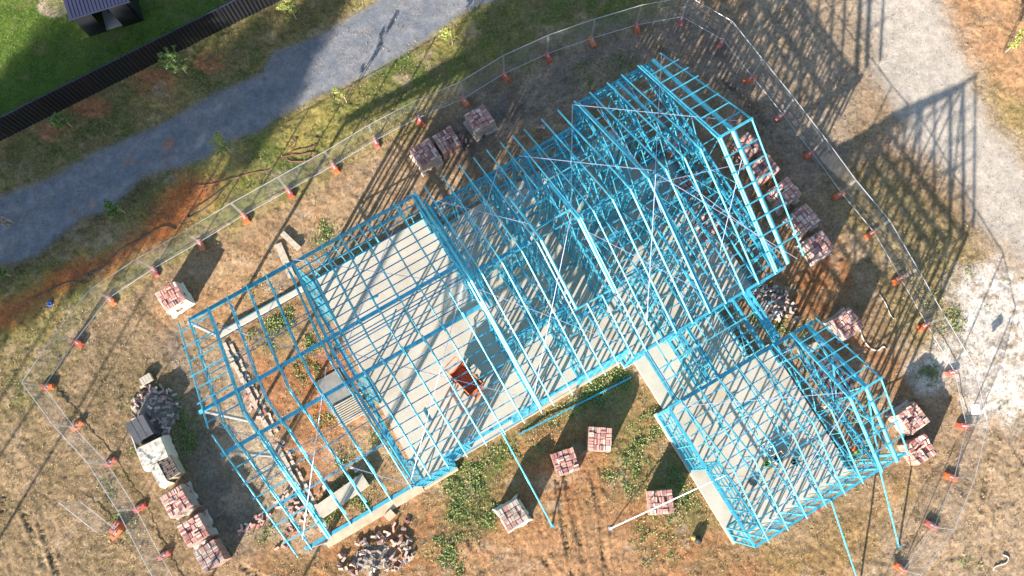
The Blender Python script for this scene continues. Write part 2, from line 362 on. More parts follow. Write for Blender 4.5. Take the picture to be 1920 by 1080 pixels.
for a, b, r_, k in ((870, 890, 1.3, 1), (930, 840, 1.2, 1), (890, 960, 1.3, 1), (880, 985, 1.0, 1), (830, 1030, .9, .8), (850, 1055, .8, .7), (1030, 760, 1.0, 1), (1120, 720, 1.1, 1), (1165, 705, .9, .9), (1080, 745, 1.0, .9), (1200, 820, .8, .6),
                    (1270, 880, 1.0, .9), (1230, 800, .9, .7), (1290, 920, 1.0, .9), (1180, 880, 1.3, .6), (1225, 1010, 1.2, .5), (1250, 960, .8, .7), (650, 920, .9, .8), (680, 900, .8, .8), (690, 935, .8, .7), (610, 960, .8, .7), (530, 590, .8, .9), (590, 640, .8, 1), (575, 690, .8, 1), (555, 730, .5, .7), (640, 860, .7, .7), (600, 790, .5, .5), (700, 900, .6, .8), (470, 640, .6, .7), (510, 650, .5, .8), (520, 600, .9, .8), (480, 540, .8, .5), (350, 800, .9, .9),
                    (345, 840, .8, .9), (330, 870, .7, .8), (270, 830, .8, .6), (250, 760, .8, .7), (335, 760, .6, .8), (500, 1000, .9, .6), (300, 880, .6, .7), (1460, 600, 1.0, .6), (1500, 620, .8, .5), (1420, 600, .6, .6), (1170, 130, .9, .7), (1100, 150, .9, .5),
                    (1750, 560, .8, .6), (1780, 600, .9, .5), (1740, 700, .7, .7), (1760, 640, .6, .6), (1850, 570, .35, .9), (1815, 510, .3, .8), (610, 430, .9, .6), (600, 450, .7, .7), (1110, 240, 1.0, .5), (235, 990, 1.0, .6), (210, 900, .9, .4), (1005, 850, .7, .5), (950, 770, .7, .8), (1640, 790, .6, .4), (1820, 1060, .6, .3), (1500, 910, .5, .3), (1340, 960, .7, .5), (620, 780, .6, .3), (740, 850, .6, .7), (760, 870, .5, .7), (700, 820, .5, .5)):
    p = at(a, b); d = np.hypot(X+WX*.5-p.x, Y+WY*.5-p.y); weedf = np.maximum(weedf, np.clip((r_-d)/.5, 0, 1)*k)
weedf *= .12+.88*gcl
lay((.12, .15, .04), np.clip(weedf*.95, 0, .85)); layg(.9, np.clip(weedf, 0, 1))
# bare pale patches and darker litter
_b = np.clip((fbm(X, Y, .9, 91)-.56)*9, 0, 1)*np.clip((N2-.42)*6, 0, 1)*(1-np.clip(mdr+mrd+mlw, 0, 1))
_b = _b*(1-MRED); lay((.40, .31, .225), _b*.55); layg(.05, _b*.8)
_b = np.clip((fbm(X, Y, 1.3, 93)-.55)*9, 0, 1)*np.clip((N3-.40)*6, 0, 1)*(1-np.clip(mdr+mrd+mlw, 0, 1))
lay((.17, .125, .07), _b*.55)
lay((.14, .19, .045), mlw*np.clip((fbm(X, Y, .7, 97)-.52)*7, 0, 1)*.6); lay((.20, .18, .07), mlw*np.clip((fbm(X, Y, 1.5, 98)-.62)*9, 0, 1)*.6)
C *= np.where((np.clip(mdr+mrd+mlw, 0, 1) > .5)[..., None], 1.0, np.array((.99, .925, .86)))
# grain
C *= (1+(N3-.5)*.30)[..., None]
# ---- relief
Z = (fbm(X, Y, .8, 61)-.5)*.14 + (N3-.5)*.06 + (.3+G)*(fbm(X, Y, 9.0, 71, 2)-.5)*.07
smooth_m = np.clip(mdr+mrd, 0, 1)
Z = Z*(1-smooth_m) + smooth_m*((N3-.5)*.01 - .01)
Z = Z*(1-mlw*.7)
def track(pts, wdt=.34, pitch=.24, depth=.04, lug=.055, z=None):
    """tyre track: sunken band with herringbone lugs"""
    global Z
    pw = [at(a, b) for a, b in pts]; s0 = 0
    for a, b in zip(pw[:-1], pw[1:]):
        d = (b-a); L_ = d.length; d = d/L_; nx, ny = -d.y, d.x
        t = (X-a.x)*d.x+(Y-a.y)*d.y; l = (X-a.x)*nx+(Y-a.y)*ny
        k = np.clip((wdt/2-np.abs(l))/.05, 0, 1)*((t > -.02) & (t < L_+.02))
        ph = np.sin((t+s0+np.abs(l)*1.0+N4*.5)*2*math.pi/pitch); k = k*np.clip((N2-.38)*6, .15, 1)
        Z = Z + k*(-depth + lug*.5*ph*(.5+N2)) + np.clip((.06-np.abs(np.abs(l)-wdt/2-.05))/.06, 0, 1)*((t > 0) & (t < L_))*.025
        s0 += L_
for pts in ([(1045, 900), (1060, 1000), (1080, 1100)], [(1110, 880), (1128, 980), (1140, 1100)], [(995, 1010), (1030, 1060), (1060, 1110)], [(1062, 900), (1085, 1000), (1105, 1100)],
            [(45, 960), (70, 1020), (95, 1100)], [(75, 980), (95, 1040), (115, 1100)], [(60, 800), (20, 880), (0, 960)],
            [(1850, 800), (1815, 900), (1790, 1000), (1780, 1100)], [(1870, 830), (1850, 900), (1840, 960)], [(880, 1010), (900, 1060), (930, 1110)], [(1720, 990), (1660, 1060)], [(1830, 780), (1870, 760), (1920, 720)],
            [(1280, 80), (1340, 130), (1420, 210), (1480, 290)], [(1230, 90), (1300, 110), (1380, 170), (1450, 260)], [(850, 290), (950, 220), (1080, 140)], [(880, 310), (990, 240)],
            [(450, 1060), (500, 1090)], [(1480, 560), (1560, 440)], [(1510, 590), (1590, 470)], [(1900, 880), (1870, 960), (1860, 1080)], [(1890, 820), (1930, 880)],
            [(1010, 960), (1020, 1030)], [(540, 470), (470, 540)], [(560, 450), (600, 400)]):
    track(pts)
SITE = sdist([tuple(uv2w(*q)[:2]) for q in ((-9.2, 2.0), (14, 2.0), (14, -7), (6.5, -7), (6.5, 2.0), (-9.2, 13.2))], X, Y)
Z = np.where((X < -28) | (X > 31) | (Y < -9.3) | (Y > 30), Z*.3, Z)
nx_, ny_ = len(GX), len(GY)
def grid_obj(name, cellmask, dz, m):
    jj, ii = np.nonzero(cellmask); n = len(ii)
    vid = np.full((ny_, nx_), -1, np.int64)
    for a, b in ((0, 0), (0, 1), (1, 0), (1, 1)): vid[jj+a, ii+b] = 1
    used = np.nonzero(vid.ravel() > 0)[0]; vid.ravel()[used] = np.arange(len(used))
    co = np.stack([X.ravel()[used], Y.ravel()[used], Z.ravel()[used]+dz], 1).astype(np.float32)
    quads = np.stack([vid[jj, ii], vid[jj, ii+1], vid[jj+1, ii+1], vid[jj+1, ii]], 1).astype(np.int32)
    me = bpy.data.meshes.new(name); me.vertices.add(len(co)); me.vertices.foreach_set('co', co.ravel())
    me.loops.add(n*4); me.loops.foreach_set('vertex_index', quads.ravel())
    me.polygons.add(n); me.polygons.foreach_set('loop_start', np.arange(0, n*4, 4, dtype=np.int32)); me.polygons.foreach_set('loop_total', np.full(n, 4, np.int32))
    me.polygons.foreach_set('use_smooth', np.ones(n, bool))
    at_ = me.color_attributes.new('soil', 'FLOAT_COLOR', 'POINT')
    cc = np.concatenate([C.reshape(-1, 3)[used], G.ravel()[used][:, None]], 1).astype(np.float32); at_.data.foreach_set('color', cc.ravel())
    me.update(calc_edges=True); me.materials.append(m)
    return new_obj(name, me)
def ground_mat(name, kind):
    m = bpy.data.materials.new(name); m.use_nodes = True; t = m.node_tree; L = t.links.new; b = t.nodes['Principled BSDF']
    b.inputs['Roughness'].default_value = .9; b.inputs['Specular IOR Level'].default_value = .15
    at_ = t.nodes.new('ShaderNodeAttribute'); at_.attribute_name = 'soil'
    geo = t.nodes.new('ShaderNodeNewGeometry')
    def noise(sc, det=4, ro=.6):
        n = t.nodes.new('ShaderNodeTexNoise'); n.inputs['Scale'].default_value = sc; n.inputs['Detail'].default_value = det; n.inputs['Roughness'].default_value = ro
        L(geo.outputs['Position'], n.inputs['Vector']); return n.outputs['Fac']
    def mr(a, lo, hi, o1, o2):
        n = t.nodes.new('ShaderNodeMapRange'); L(a, n.inputs[0])
        for i, q in enumerate((lo, hi, o1, o2)): n.inputs[i+1].default_value = q
        return n.outputs[0]
    def mul(a, b_):
        n = t.nodes.new('ShaderNodeMath'); n.operation = 'MULTIPLY'; L(a, n.inputs[0])
        if isinstance(b_, float): n.inputs[1].default_value = b_
        else: L(b_, n.inputs[1])
        return n.outputs[0]
    def mixc(f, a, cc):
        n = t.nodes.new('ShaderNodeMix'); n.data_type = 'RGBA'; L(f, n.inputs[0]); L(a, n.inputs[6])
        if isinstance(cc, tuple): n.inputs[7].default_value = (*cc, 1)
        else: L(cc, n.inputs[7])
        return n.outputs[2]
    f1 = mr(noise(7, 8, .82), .34, .66, *((.50, 1.50) if kind != 'gravel' else (.80, 1.20))); f2 = mr(noise(2.3, 5), .3, .7, .82, 1.18)
    sc = t.nodes.new('ShaderNodeVectorMath'); sc.operation = 'SCALE'; L(at_.outputs['Color'], sc.inputs[0]); L(mul(f1, f2), sc.inputs['Scale'])
    cur = sc.outputs[0]
    # grassy speckle in proportion to the stored cover value
    gf = mr(noise(20, 4, .8), .50, .62, 0, .85)
    dk = t.nodes.new('ShaderNodeVectorMath'); dk.operation = 'SCALE'; L(cur, dk.inputs[0]); dk.inputs['Scale'].default_value = .42
    cur = mixc(mul(gf, at_.outputs['Alpha']), cur, dk.outputs[0])
    # scattered straw and stones
    vo = t.nodes.new('ShaderNodeTexVoronoi'); vo.inputs['Scale'].default_value = 7.0 if kind != 'gravel' else 26.0; L(geo.outputs['Position'], vo.inputs['Vector'])
    if kind == 'gravel':
        cur2 = t.nodes.new('ShaderNodeVectorMath'); cur2.operation = 'SCALE'; L(cur, cur2.inputs[0]); L(mr(vo.outputs['Color'], 0, 1, .90, 1.11), cur2.inputs['Scale']); cur = cur2.outputs[0]
    elif kind == 'soil':
        cur = mixc(mr(vo.outputs['Distance'], .06, .11, .55, 0), cur, (.50, .44, .35))
    elif kind == 'lawn':
        cur = mixc(mr(noise(5, 4), .5, .72, 0, .5), cur, (.11, .19, .03))
    L(cur, b.inputs['Base Color'])
    bp = t.nodes.new('ShaderNodeBump'); bp.inputs['Strength'].default_value = .7 if kind != 'lawn' else .9; bp.inputs['Distance'].default_value = .07
    ad = t.nodes.new('ShaderNodeMath'); ad.operation = 'ADD'; L(noise(22, 4, .7), ad.inputs[0]); L(mul(noise(60, 2), .5), ad.inputs[1])
    L(ad.outputs[0], bp.inputs['Height']); L(bp.outputs[0], b.inputs['Normal'])
    return m
cell = lambda a: (a[:-1, :-1]+a[1:, :-1]+a[:-1, 1:]+a[1:, 1:])/4 > .5
gs = ground_mat('soil_ground', 'soil'); gg = ground_mat('gravel_surface', 'gravel'); gl = ground_mat('lawn_surface', 'lawn')
cd, cr_, cl = cell(mdr), cell(mrd), cell(mlw)
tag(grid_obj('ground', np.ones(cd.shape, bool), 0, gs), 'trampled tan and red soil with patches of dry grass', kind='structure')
tag(grid_obj('gravel_driveway', cd, .006, gg), 'blue grey gravel driveway along the metal fence', kind='structure')
tag(grid_obj('gravel_road', cr_ & ~cd, .006, gg), 'pale gravel road at the right edge', kind='structure')
tag(grid_obj('lawn', cl & ~cd & ~cr_, .006, gl), 'bright green mown lawn behind the dark fence', kind='structure')
def gz(x, y):
    i = min(max(int(np.searchsorted(GX, x)), 0), nx_-1); j = min(max(int(np.searchsorted(GY, y)), 0), ny_-1)
    return float(Z[j, i])
def gpt(px, py, dz=0.0):
    p = at(px, py); return Vector((p.x, p.y, gz(p.x, p.y)+dz))

# ------------------------------------------------------------------ scattered plants on the ground (stuff)
def scatter(name, label, pts, m, size=(.05, .14), lean=.8, width=.35):
    n = len(pts); ang = rng.uniform(0, 2*math.pi, n); L_ = rng.uniform(size[0], size[1], n); tl = rng.uniform(.25, lean, n)
    p = np.array(pts); dx, dy = np.cos(ang), np.sin(ang); wd = L_*width*.5
    v = np.zeros((n, 4, 3), np.float32)
    v[:, 0] = p; v[:, 2] = p + np.stack([dx*L_*np.sin(tl*1.4), dy*L_*np.sin(tl*1.4), L_*np.cos(tl*1.4)*.9], 1)
    mid = (v[:, 0]+v[:, 2])/2; mid[:, 2] += L_*.12
    v[:, 1] = mid + np.stack([-dy*wd, dx*wd, 0*wd], 1); v[:, 3] = mid - np.stack([-dy*wd, dx*wd, 0*wd], 1)
    me = bpy.data.meshes.new(name); me.vertices.add(n*4); me.vertices.foreach_set('co', v.ravel())
    me.loops.add(n*4); me.loops.foreach_set('vertex_index', np.arange(n*4, dtype=np.int32))
    me.polygons.add(n); me.polygons.foreach_set('loop_start', np.arange(0, n*4, 4, dtype=np.int32)); me.polygons.foreach_set('loop_total', np.full(n, 4, np.int32))
    me.update(calc_edges=True); me.materials.append(m)
    return tag(new_obj(name, me), label, kind='stuff')
IN1 = [(-4.2, 2.0), (6.6, 2.4), (7.0, 2.2), (7.0, -.2), (6.5, -.3), (6.5, -7.0), (12.8, -7.0), (12.8, 0), (12.2, 2.1), (13.7, 2.1), (13.7, 10), (12.2, 10), (12.2, 13), (-4.2, 13)]
def inside(poly, x, y):
    ins = np.zeros(x.shape, bool); n = len(poly)
    for i in range(n):
        ax, ay = poly[i]; bx, by = poly[(i+1) % n]
        ins ^= ((ay > y) != (by > y)) & (x < (bx-ax)*(y-ay)/(by-ay+1e-12)+ax)
    return ins
def cloud(n, field, seed):
    x = rng.uniform(-28, 30.5, n); y = rng.uniform(-9, 29.5, n)
    i = np.clip(np.searchsorted(GX, x), 0, nx_-1); j = np.clip(np.searchsorted(GY, y), 0, ny_-1)
    keep = rng.uniform(0, 1, n) < field[j, i]
    uu = x*CT+y*ST; vv = -x*ST+y*CT
    keep &= ~inside(IN1, uu, vv)
    x, y, i, j = x[keep], y[keep], i[keep], j[keep]
    return np.stack([x, y, Z[j, i]-.005], 1)
WX = WY = None
pts = cloud(3000000, weedf*.8, 1); scatter('weeds', 'low green weeds growing in clumps over the site', pts, M['weed'], (.04, .12), .95, .5)
pts = cloud(1100000, np.clip(G*notp*(1-mlw), 0, 1)*(.25+.75*gcl)*.42, 2); scatter('dry_grass', 'short dry straw coloured grass over the paddocks', pts, M['straw'], (.04, .12), .95, .28)
pts = cloud(420000, .10+.35*np.clip((N2-.45)*5, 0, 1)*(1-mlw), 7); scatter('soil_litter', 'straw scraps and clods strewn over the bare soil', pts, M['litter'], (.03, .09), 1.2, .5)
pts = cloud(300000, np.clip(G*notp*(1-mlw), 0, 1)*gcl*.25, 3); scatter('green_grass', 'sparse green grass tufts beside the driveway', pts, M['weed'], (.04, .11), .9, .35)
pts = cloud(420000, mlw, 4); scatter('lawn_grass', 'mown grass blades of the green lawn', pts, mat('lawn_blades', rough=.7, isl=[(.06, .12, .012), (.09, .155, .02), (.15, .20, .04)]), (.04, .09), .9, .35)

# ------------------------------------------------------------------ concrete slabs
HZ = TH
SLZ = .22
slab = empty('concrete_slab', (0, 0, 0), HZ); tag(slab, 'pale concrete floor slab under the blue house frame', 'slab')
MB().poly([(-4.05, 2.08), (-2.37, 2.08), (-2.37, 2.5), (6.45, 2.5), (6.45, 2.08), (6.98, 2.08), (6.98, -.36), (6.5, -.36), (6.5, -6.95), (12.75, -6.95), (12.75, -.3), (11.6, -.3), (11.6, 2.08), (13.65, 2.08), (13.65, 9.9), (12.1, 9.9), (12.1, 12.25), (1.95, 12.25), (1.95, 13.0), (-4.05, 13.0)], -.15, SLZ).build('floor_slab', M['conc'], slab)
# tan formed edge on the south side (butts against slab)
e = MB()
for (a, b) in (((-4.1, 2.02), (-2.37, 2.02)), ((-2.37, 2.44), (6.40, 2.44))):
    e.box(((a[0]+b[0])/2, a[1], .02), (b[0]-a[0], .10, .42))
e.box((-6.6, 2.15, -.01), (4.9, .40, .30))
e.build('slab_edge', M['edge'], slab)
foot = empty('footing_wall', (0, 0, 0), HZ); tag(foot, 'low concrete and brick footing around the open left bay', 'footing')
f = MB(); f.box((-6.6, 12.95, .06), (4.7, .22, .26)); f.build('north_footing', M['conc'], foot)
f = MB()
for i in range(24):
    v = 2.7+i*.41
    if i in (11,): continue
    for q in range(2):
        f.box((-8.95+random.uniform(-.03, .03), v+.1+q*.205, .0+random.uniform(-.05, .03)), (random.uniform(.14, .2), .19, .22), random.uniform(-.06, .06))
        if random.random() < .85: f.box((-8.68+random.uniform(-.03, .03), v+.1+q*.205, -.04+random.uniform(-.05, .03)), (random.uniform(.1, .15), .185, .20), random.uniform(-.1, .1))
f.build('brick_course', M['mortar'], foot)

# ------------------------------------------------------------------ house frame
house = empty('house_frame', (0, 0, 0), HZ); tag(house, 'large bright blue steel house frame with open gable roof trusses', 'building')
garage = empty('garage_frame', (0, 0, 0), HZ); tag(garage, 'smaller blue steel garage frame joined at the lower right', 'building')
VN, VR, VS, ZE, ZR = 13.1, 7.72, 2.08, 4.1, 7.3
sN = (ZR-ZE)/(VN-VR); sS = (ZR-ZE)/(VR-VS)
def rz_main(v): return ZR-(v-VR)*sN if v > VR else ZR-(VR-v)*sS
VB1, VB2 = 8.65, 6.76
def chord(mb, u, va, vb, zf, w=.045, h=.085, dz=0.0): mb.beamc((u, va, zf(va)+dz), (u, vb, zf(vb)+dz), w, h)
def raked(u, vn=VN, vs=VS, w=.05, d=.34, wide=False):
    t = MB(); o = .05
    chord(t, u, vn, VB1-.12, rz_main, w); chord(t, u+o, VB1+.18, VR, rz_main, w, dz=.0); chord(t, u+o, VR, VB2-.18, rz_main, w); chord(t, u+.1, VB2+.12, vs, rz_main, w)
    wb = MB()
    for (a, b, uu) in ((vn-.5, VB1, u), (VB2, vs+.5, u+.1)):
        chord(wb, uu, a, b, rz_main, .04, .05, dz=-d)
        n = 9; st = (b-a)/n
        for i in range(n):
            v0, v1 = a+i*st, a+(i+1)*st
            z0, z1 = (rz_main(v0)-.03, rz_main(v1)-d) if i % 2 == 0 else (rz_main(v0)-d, rz_main(v1)-.03)
            wb.beam((uu+.025, v0, z0), (uu+.025, v1, z1), .035, .035)
    chord(wb, u+o, VB1, VR, rz_main, .04, .05, dz=-d); chord(wb, u+o, VR, VB2, rz_main, .04, .05, dz=-d)
    wb.beam((u+o, VR, ZR-.04), (u+o, VR, ZR-d), .04, .04)
    tr = t.build('roof_truss', M['blue'], house); wb.build('truss_web', M['blue'], tr)
def flat(parent, u, vn, vr, vs, ze, zr, bn, bs, cutN=None, cutS=None, w=.05, npan=3, zb=None, only=None):
    """flat-bottomed truss; bn, bs = wall lines; cut removes the middle for the void"""
    zb = zb or ze+.0
    def zf(v): return zr-(v-vr)*(zr-ze)/(vn-vr) if v > vr else zr-(vr-v)*(zr-ze)/(vr-vs)
    t = MB(); wb = MB()
    segs = [(vn, vr), (vr, vs)]
    if cutN is not None: segs = [(vn, cutN)] if only == 'N' else [(cutS, vs)]
    for a, b in segs: chord(t, u, a, b, zf, w)
    bots = [(bn, bs)] if cutN is None else ([(bn, cutN)] if only == 'N' else [(cutS, bs)])
    for a, b in bots: wb.beam((u+.0, a, zb), (u, b, zb), .045, .06)
    def side(a, b):
        n = npan; st = (b-a)/n
        for i in range(n):
            v0 = a+i*st; v1 = a+(i+1)*st
            wb.beam((u+.03, v1, zb), (u+.03, v1, zf(v1)-.03), .03, .035)
            if i < n-1 or True: wb.beam((u-.03, v1, zb), (u-.03, v0+st*.05, max(zf(v0+st*.05)-.03, zb)), .03, .035)
    if cutN is None: side(bn, vr+.0); side(bs, vr-.0)
    else: side(*((bn, cutN) if only == 'N' else (bs, cutS)))
    tr = t.build('roof_truss', M['blue'], parent); wb.build('truss_web', M['blue'], tr)
for u in (-8.9, -8.0, -7.06, -6.13, -5.2, -4.25, -3.38, -2.55, -1.67, -.76, .13, 1.05, 1.87): raked(u, vn=VN if u != -2.55 else VN)
for u in (2.55, 3.45, 4.35, 5.05, 7.04, 7.62, 8.52, 9.35, 10.2, 11.0, 11.9, 12.65, 13.5):
    flat(house, u, VN, VR, VS, ZE, ZR, 12.2 if u < 10 else 13.0, 2.5 if u < 6.5 else 2.15, zb=ZE+.02, w=.05 if u < 8 else .075)
for u in (5.72, 6.42):
    for half in ('N', 'S'): flat(house, u, VN, VR, VS, ZE, ZR, 12.2, 2.4, cutN=9.95, cutS=4.85, npan=2, zb=ZE+.02, only=half)
# heavy double trusses / plates
def rake_plate(u, vn, vs, w, parent=house, dz=0.0, zf=rz_main, mid=None, name='rake_beam'):
    t = MB(); mid = VR if mid is None else mid
    for a, b in ((vn, mid), (mid, vs)): t.beamc((u, a, zf(a)+dz), (u, b, zf(b)+dz), w, .11)
    return t.build(name, M['blue'], parent)
rake_plate(-3.98, 12.9, 2.2, .13, dz=-.12); rake_plate(2.06, 13.05, 2.3, .10, dz=.01); rake_plate(2.24, 12.4, 6.6, .12, dz=-.22)
rake_plate(5.24, 10.3, 4.9, .12, dz=.0); rake_plate(6.95, 9.9, 4.7, .12, dz=-.05); rake_plate(10.3, 12.9, 2.2, .14, dz=-.1); rake_plate(12.3, 12.9, 9.5, .12, dz=-.1)
rake_plate(13.6, 13.0, 2.15, .10, dz=.0); rake_plate(14.2, 13.0, 2.2, .19, dz=-.02)
# verges with their outrigger battens
t = MB(); E_N, E_R, E_S = (14.67, 13.08, ZE+.02), (15.08, VR, ZR+.05), (14.93, 2.14, ZE+.05)
t.beamc(E_N, E_R, .055, .09); t.beamc(E_R, E_S, .055, .09); t.build('verge_rafter', M['blue'], house)
t = MB(); t.beamc((-9.36, 13.1, ZE), (-9.42, VR+.1, ZR-.03), .05, .09); t.beamc((-9.42, VR-.2, ZR-.1), (-9.42, 2.08, ZE), .05, .09); t.build('verge_rafter', M['blue'], house)
for k in range(7):
    v = 12.25-k*.66
    MB().beam((13.55, v, rz_main(v)+.07), (15.0, v, rz_main(v)+.07), .05, .035).build('outrigger_batten', M['blue'], house)
for k in range(7):
    v = 3.0+k*.66
    MB().beam((13.4, v, rz_main(v)+.07), (15.1, v, rz_main(v)+.07), .06, .035).build('outrigger_batten', M['blue'], house)
MB().beam((13.5, VR, ZR+.07), (15.12, VR, ZR+.08), .10, .05).build('ridge_batten', M['blue'], house)
for k, v in enumerate((12.6, 11.75, 11.0, 10.3, 9.65, 9.0, 8.05)):
    MB().beam((-9.55 if k % 2 else -9.4, v, rz_main(v)+.06), (-8.0, v, rz_main(v)+.06), .05, .03).build('outrigger_batten', M['blue'], house)
for k, v in enumerate((2.8, 3.55, 4.2, 4.8, 5.45, 6.1)):
    MB().beam((-9.55, v, rz_main(v)+.06), (-7.95, v, rz_main(v)+.06), .05, .03).build('outrigger_batten', M['blue'], house)
# long purlin beams on the raked part
for v in (VB1, VB2): MB().beam((-9.6, v, rz_main(v)-.07), (2.1, v, rz_main(v)-.07), .14, .13).build('purlin_beam', M['blue'], house)
MB().beam((-8.95, 12.98, ZE-.06), (-4.0, 12.98, ZE-.06), .15, .16).build('eave_beam', M['blue'], house)
MB().beam((-9.0, 2.2, ZE-.04), (-4.0, 2.2, ZE-.04), .14, .16).build('eave_beam', M['blue'], house)
t = MB(); t.beamc((-8.0, 13.0, ZE+.0), (-8.0, VR, ZR-.15), .13, .08); t.beamc((-8.0, VR, ZR-.15), (-8.0, 2.1, ZE), .13, .08); t.build('rake_beam', M['blue'], house)
for (u, v, z) in ((-9.0, 12.95, 4.0), (-9.45, VB1, rz_main(VB1)-.15), (-9.3, VB2, rz_main(VB2)-.15), (-9.05, 2.25, 3.95)):
    p = MB(); p.beam((u, v, 0), (u, v, z), .12, .12); p.box((u, v, .03), (.24, .24, .04)); p.build('corner_post', M['post'], house)
# ceiling battens
for k in range(24):
    v = 12.6-k*.45
    if abs(v-VR) < .1: continue
    MB().beam((-3.95+random.uniform(-.15, .05), v, rz_main(v)-.40), (2.0, v, rz_main(v)-.40), .044, .024).build('ceiling_batten', M['blueb'], house)
for u0_, u1_, v in ((-1.4, 2.9, 7.72),): pass
for (va, vb) in ((11.4, 0), (10.1, 0), (4.2, 0), (5.2, 0)):
    MB().beam((-8.9, va, rz_main(va)-.38), (-4.2, va, rz_main(va)-.38), .035, .025).build('ceiling_batten', M['blueb'], house)
for k in range(18):
    v = 11.9-k*.55; z = ZE-.05
    if 5.0 < v < 9.9: segs = [(2.1, 5.2), (7.05, 13.6)]
    else: segs = [(2.1, 13.6)]
    for a, b in segs: MB().beam((a, v, z), (b+random.uniform(-.1, .1), v, z), .048, .024).build('ceiling_batten', M['blueb'], house)
for v in (7.3, 7.55, 7.9, 8.2): MB().beam((-3.9, v, rz_main(v)-.16), (2.0, v, rz_main(v)-.16), .04, .03).build('ridge_tie', M['blue'], house)
for v in (11.6, 10.2, 5.6, 4.1): MB().beam((-8.9, v, rz_main(v)+.055), (-4.0, v, rz_main(v)+.055), .03, .02).build('ridge_tie', M['blueb'], house)
for v, z in ((9.95, 5.9), (4.85, 5.6), (8.3, 6.9)):
    MB().beam((5.1, v, z), (7.05, v, z), .06, .12).build('void_trimmer', M['blue'], house)
MB().beam((2.1, 7.9, 6.9), (13.5, 7.9, 6.9), .04, .05).build('ridge_tie', M['blue'], house)
for v in (10.2, 5.3): MB().beam((7.0, v, rz_main(v)-.35), (13.5, v, rz_main(v)-.35), .04, .05).build('ridge_tie', M['blue'], house)

def wall(parent, a, b, z0=SLZ, z1=3.98, op=(), st=.45, dep=.08, brace=True, m=None, nog=(1.25, 2.5)):
    """stud wall from a to b (u, v); op = list of (from, to, head) openings measured along the wall"""
    m = m or M['blue2']; t = MB(); A = Vector((a[0], a[1])); B = Vector((b[0], b[1])); L_ = (B-A).length; d = (B-A)/L_; n = Vector((-d.y, d.x))
    def pt(s, z): q = A+d*s; return (q.x, q.y, z)
    up = (0, 0, 1)
    t.beam(pt(0, z1), pt(L_, z1), dep, .045, up); t.beam(pt(0, z1-.22), pt(L_, z1-.22), dep*.8, .04, up)
    s = 0; cuts = sorted(op)
    for (o0, o1, hd) in cuts:
        if o0 > s: t.beam(pt(s, z0+.02), pt(o0, z0+.02), dep, .04, up)
        s = o1
        t.beam(pt(o0, hd), pt(o1, hd), dep, .12, up)
        for q in (o0, o1): t.beam(pt(q, z0), pt(q, z1), .05, dep, (d.x, d.y, 0))
    if s < L_: t.beam(pt(s, z0+.02), pt(L_, z0+.02), dep, .04, up)
    ns = max(1, int(round(L_/st)))
    for i in range(ns+1):
        s = L_*i/ns; zz = z0
        for (o0, o1, hd) in cuts:
            if o0 < s < o1: zz = hd
        p0 = Vector(pt(s, zz)); p1 = Vector(pt(s, z1-.03))
        t.beam(p0, p1, dep, .042, (d.x, d.y, 0))
    for h in nog:
        s = 0
        for (o0, o1, hd) in cuts+[(L_, L_, 0)]:
            if o0 > s: t.beam(pt(s, z0+h), pt(o0, z0+h), dep*.7, .04, up)
            s = o1
    if brace and L_ > 2.2:
        x = dep/2+.004; q0 = Vector(pt(.1, z0+.1)); q1 = Vector(pt(min(L_-.1, 2.6), z1-.1)); off = Vector((n.x, n.y, 0))*x
        t.beam(q0+off, q1+off, .008, .06, (0, 0, 1))
    return t.build('wall_frame', m, parent)
W = lambda a, b, **k: wall(house, a, b, **k)
W((-4.0, 2.2), (-4.0, 12.9), op=[(1.2, 4.2, 3.0), (5.5, 8.6, 3.0)])
for _u in (-4.0,):
    for _v in (4.4, 6.8, 8.65, 11.0): MB().beam((_u, _v, 3.98), (_u, _v, rz_main(_v)-.1), .05, .06).build('gable_stud', M['blue2'], house)
W((-4.0, 13.0), (1.95, 13.0), op=[(3.6, 5.2, 2.5)]); W((1.98, 12.25), (1.98, 12.95), brace=False); W((1.95, 12.15), (10.1, 12.15), op=[(1.5, 2.9, 2.5), (4.6, 6.0, 2.5)])
W((10.1, 12.2), (10.1, 12.95), brace=False); W((10.1, 13.0), (14.0, 13.0), z0=2.9, nog=(.5,), op=[]); W((12.1, 9.9), (12.1, 12.9), op=[(.8, 1.8, 2.6)]); W((12.1, 9.9), (13.6, 9.9))
W((-4.0, 2.15), (-2.4, 2.15), brace=False); W((-2.4, 2.15), (-2.4, 2.5), brace=False); W((-2.4, 2.56), (6.45, 2.56), op=[(1.0, 3.2, 3.0), (5.0, 6.6, 2.9)]); W((6.5, 2.15), (6.95, 2.15), brace=False)
W((6.5, 2.17), (6.5, 2.5), brace=False); W((6.98, 2.17), (13.6, 2.17), op=[(.6, 1.6, 2.6)]); W((13.6, 2.2), (13.6, 9.8), op=[(1.0, 2.6, 2.6), (4.5, 6.1, 2.6)])
W((13.95, 2.2), (13.95, 13.0), z0=3.2, nog=(), brace=False)
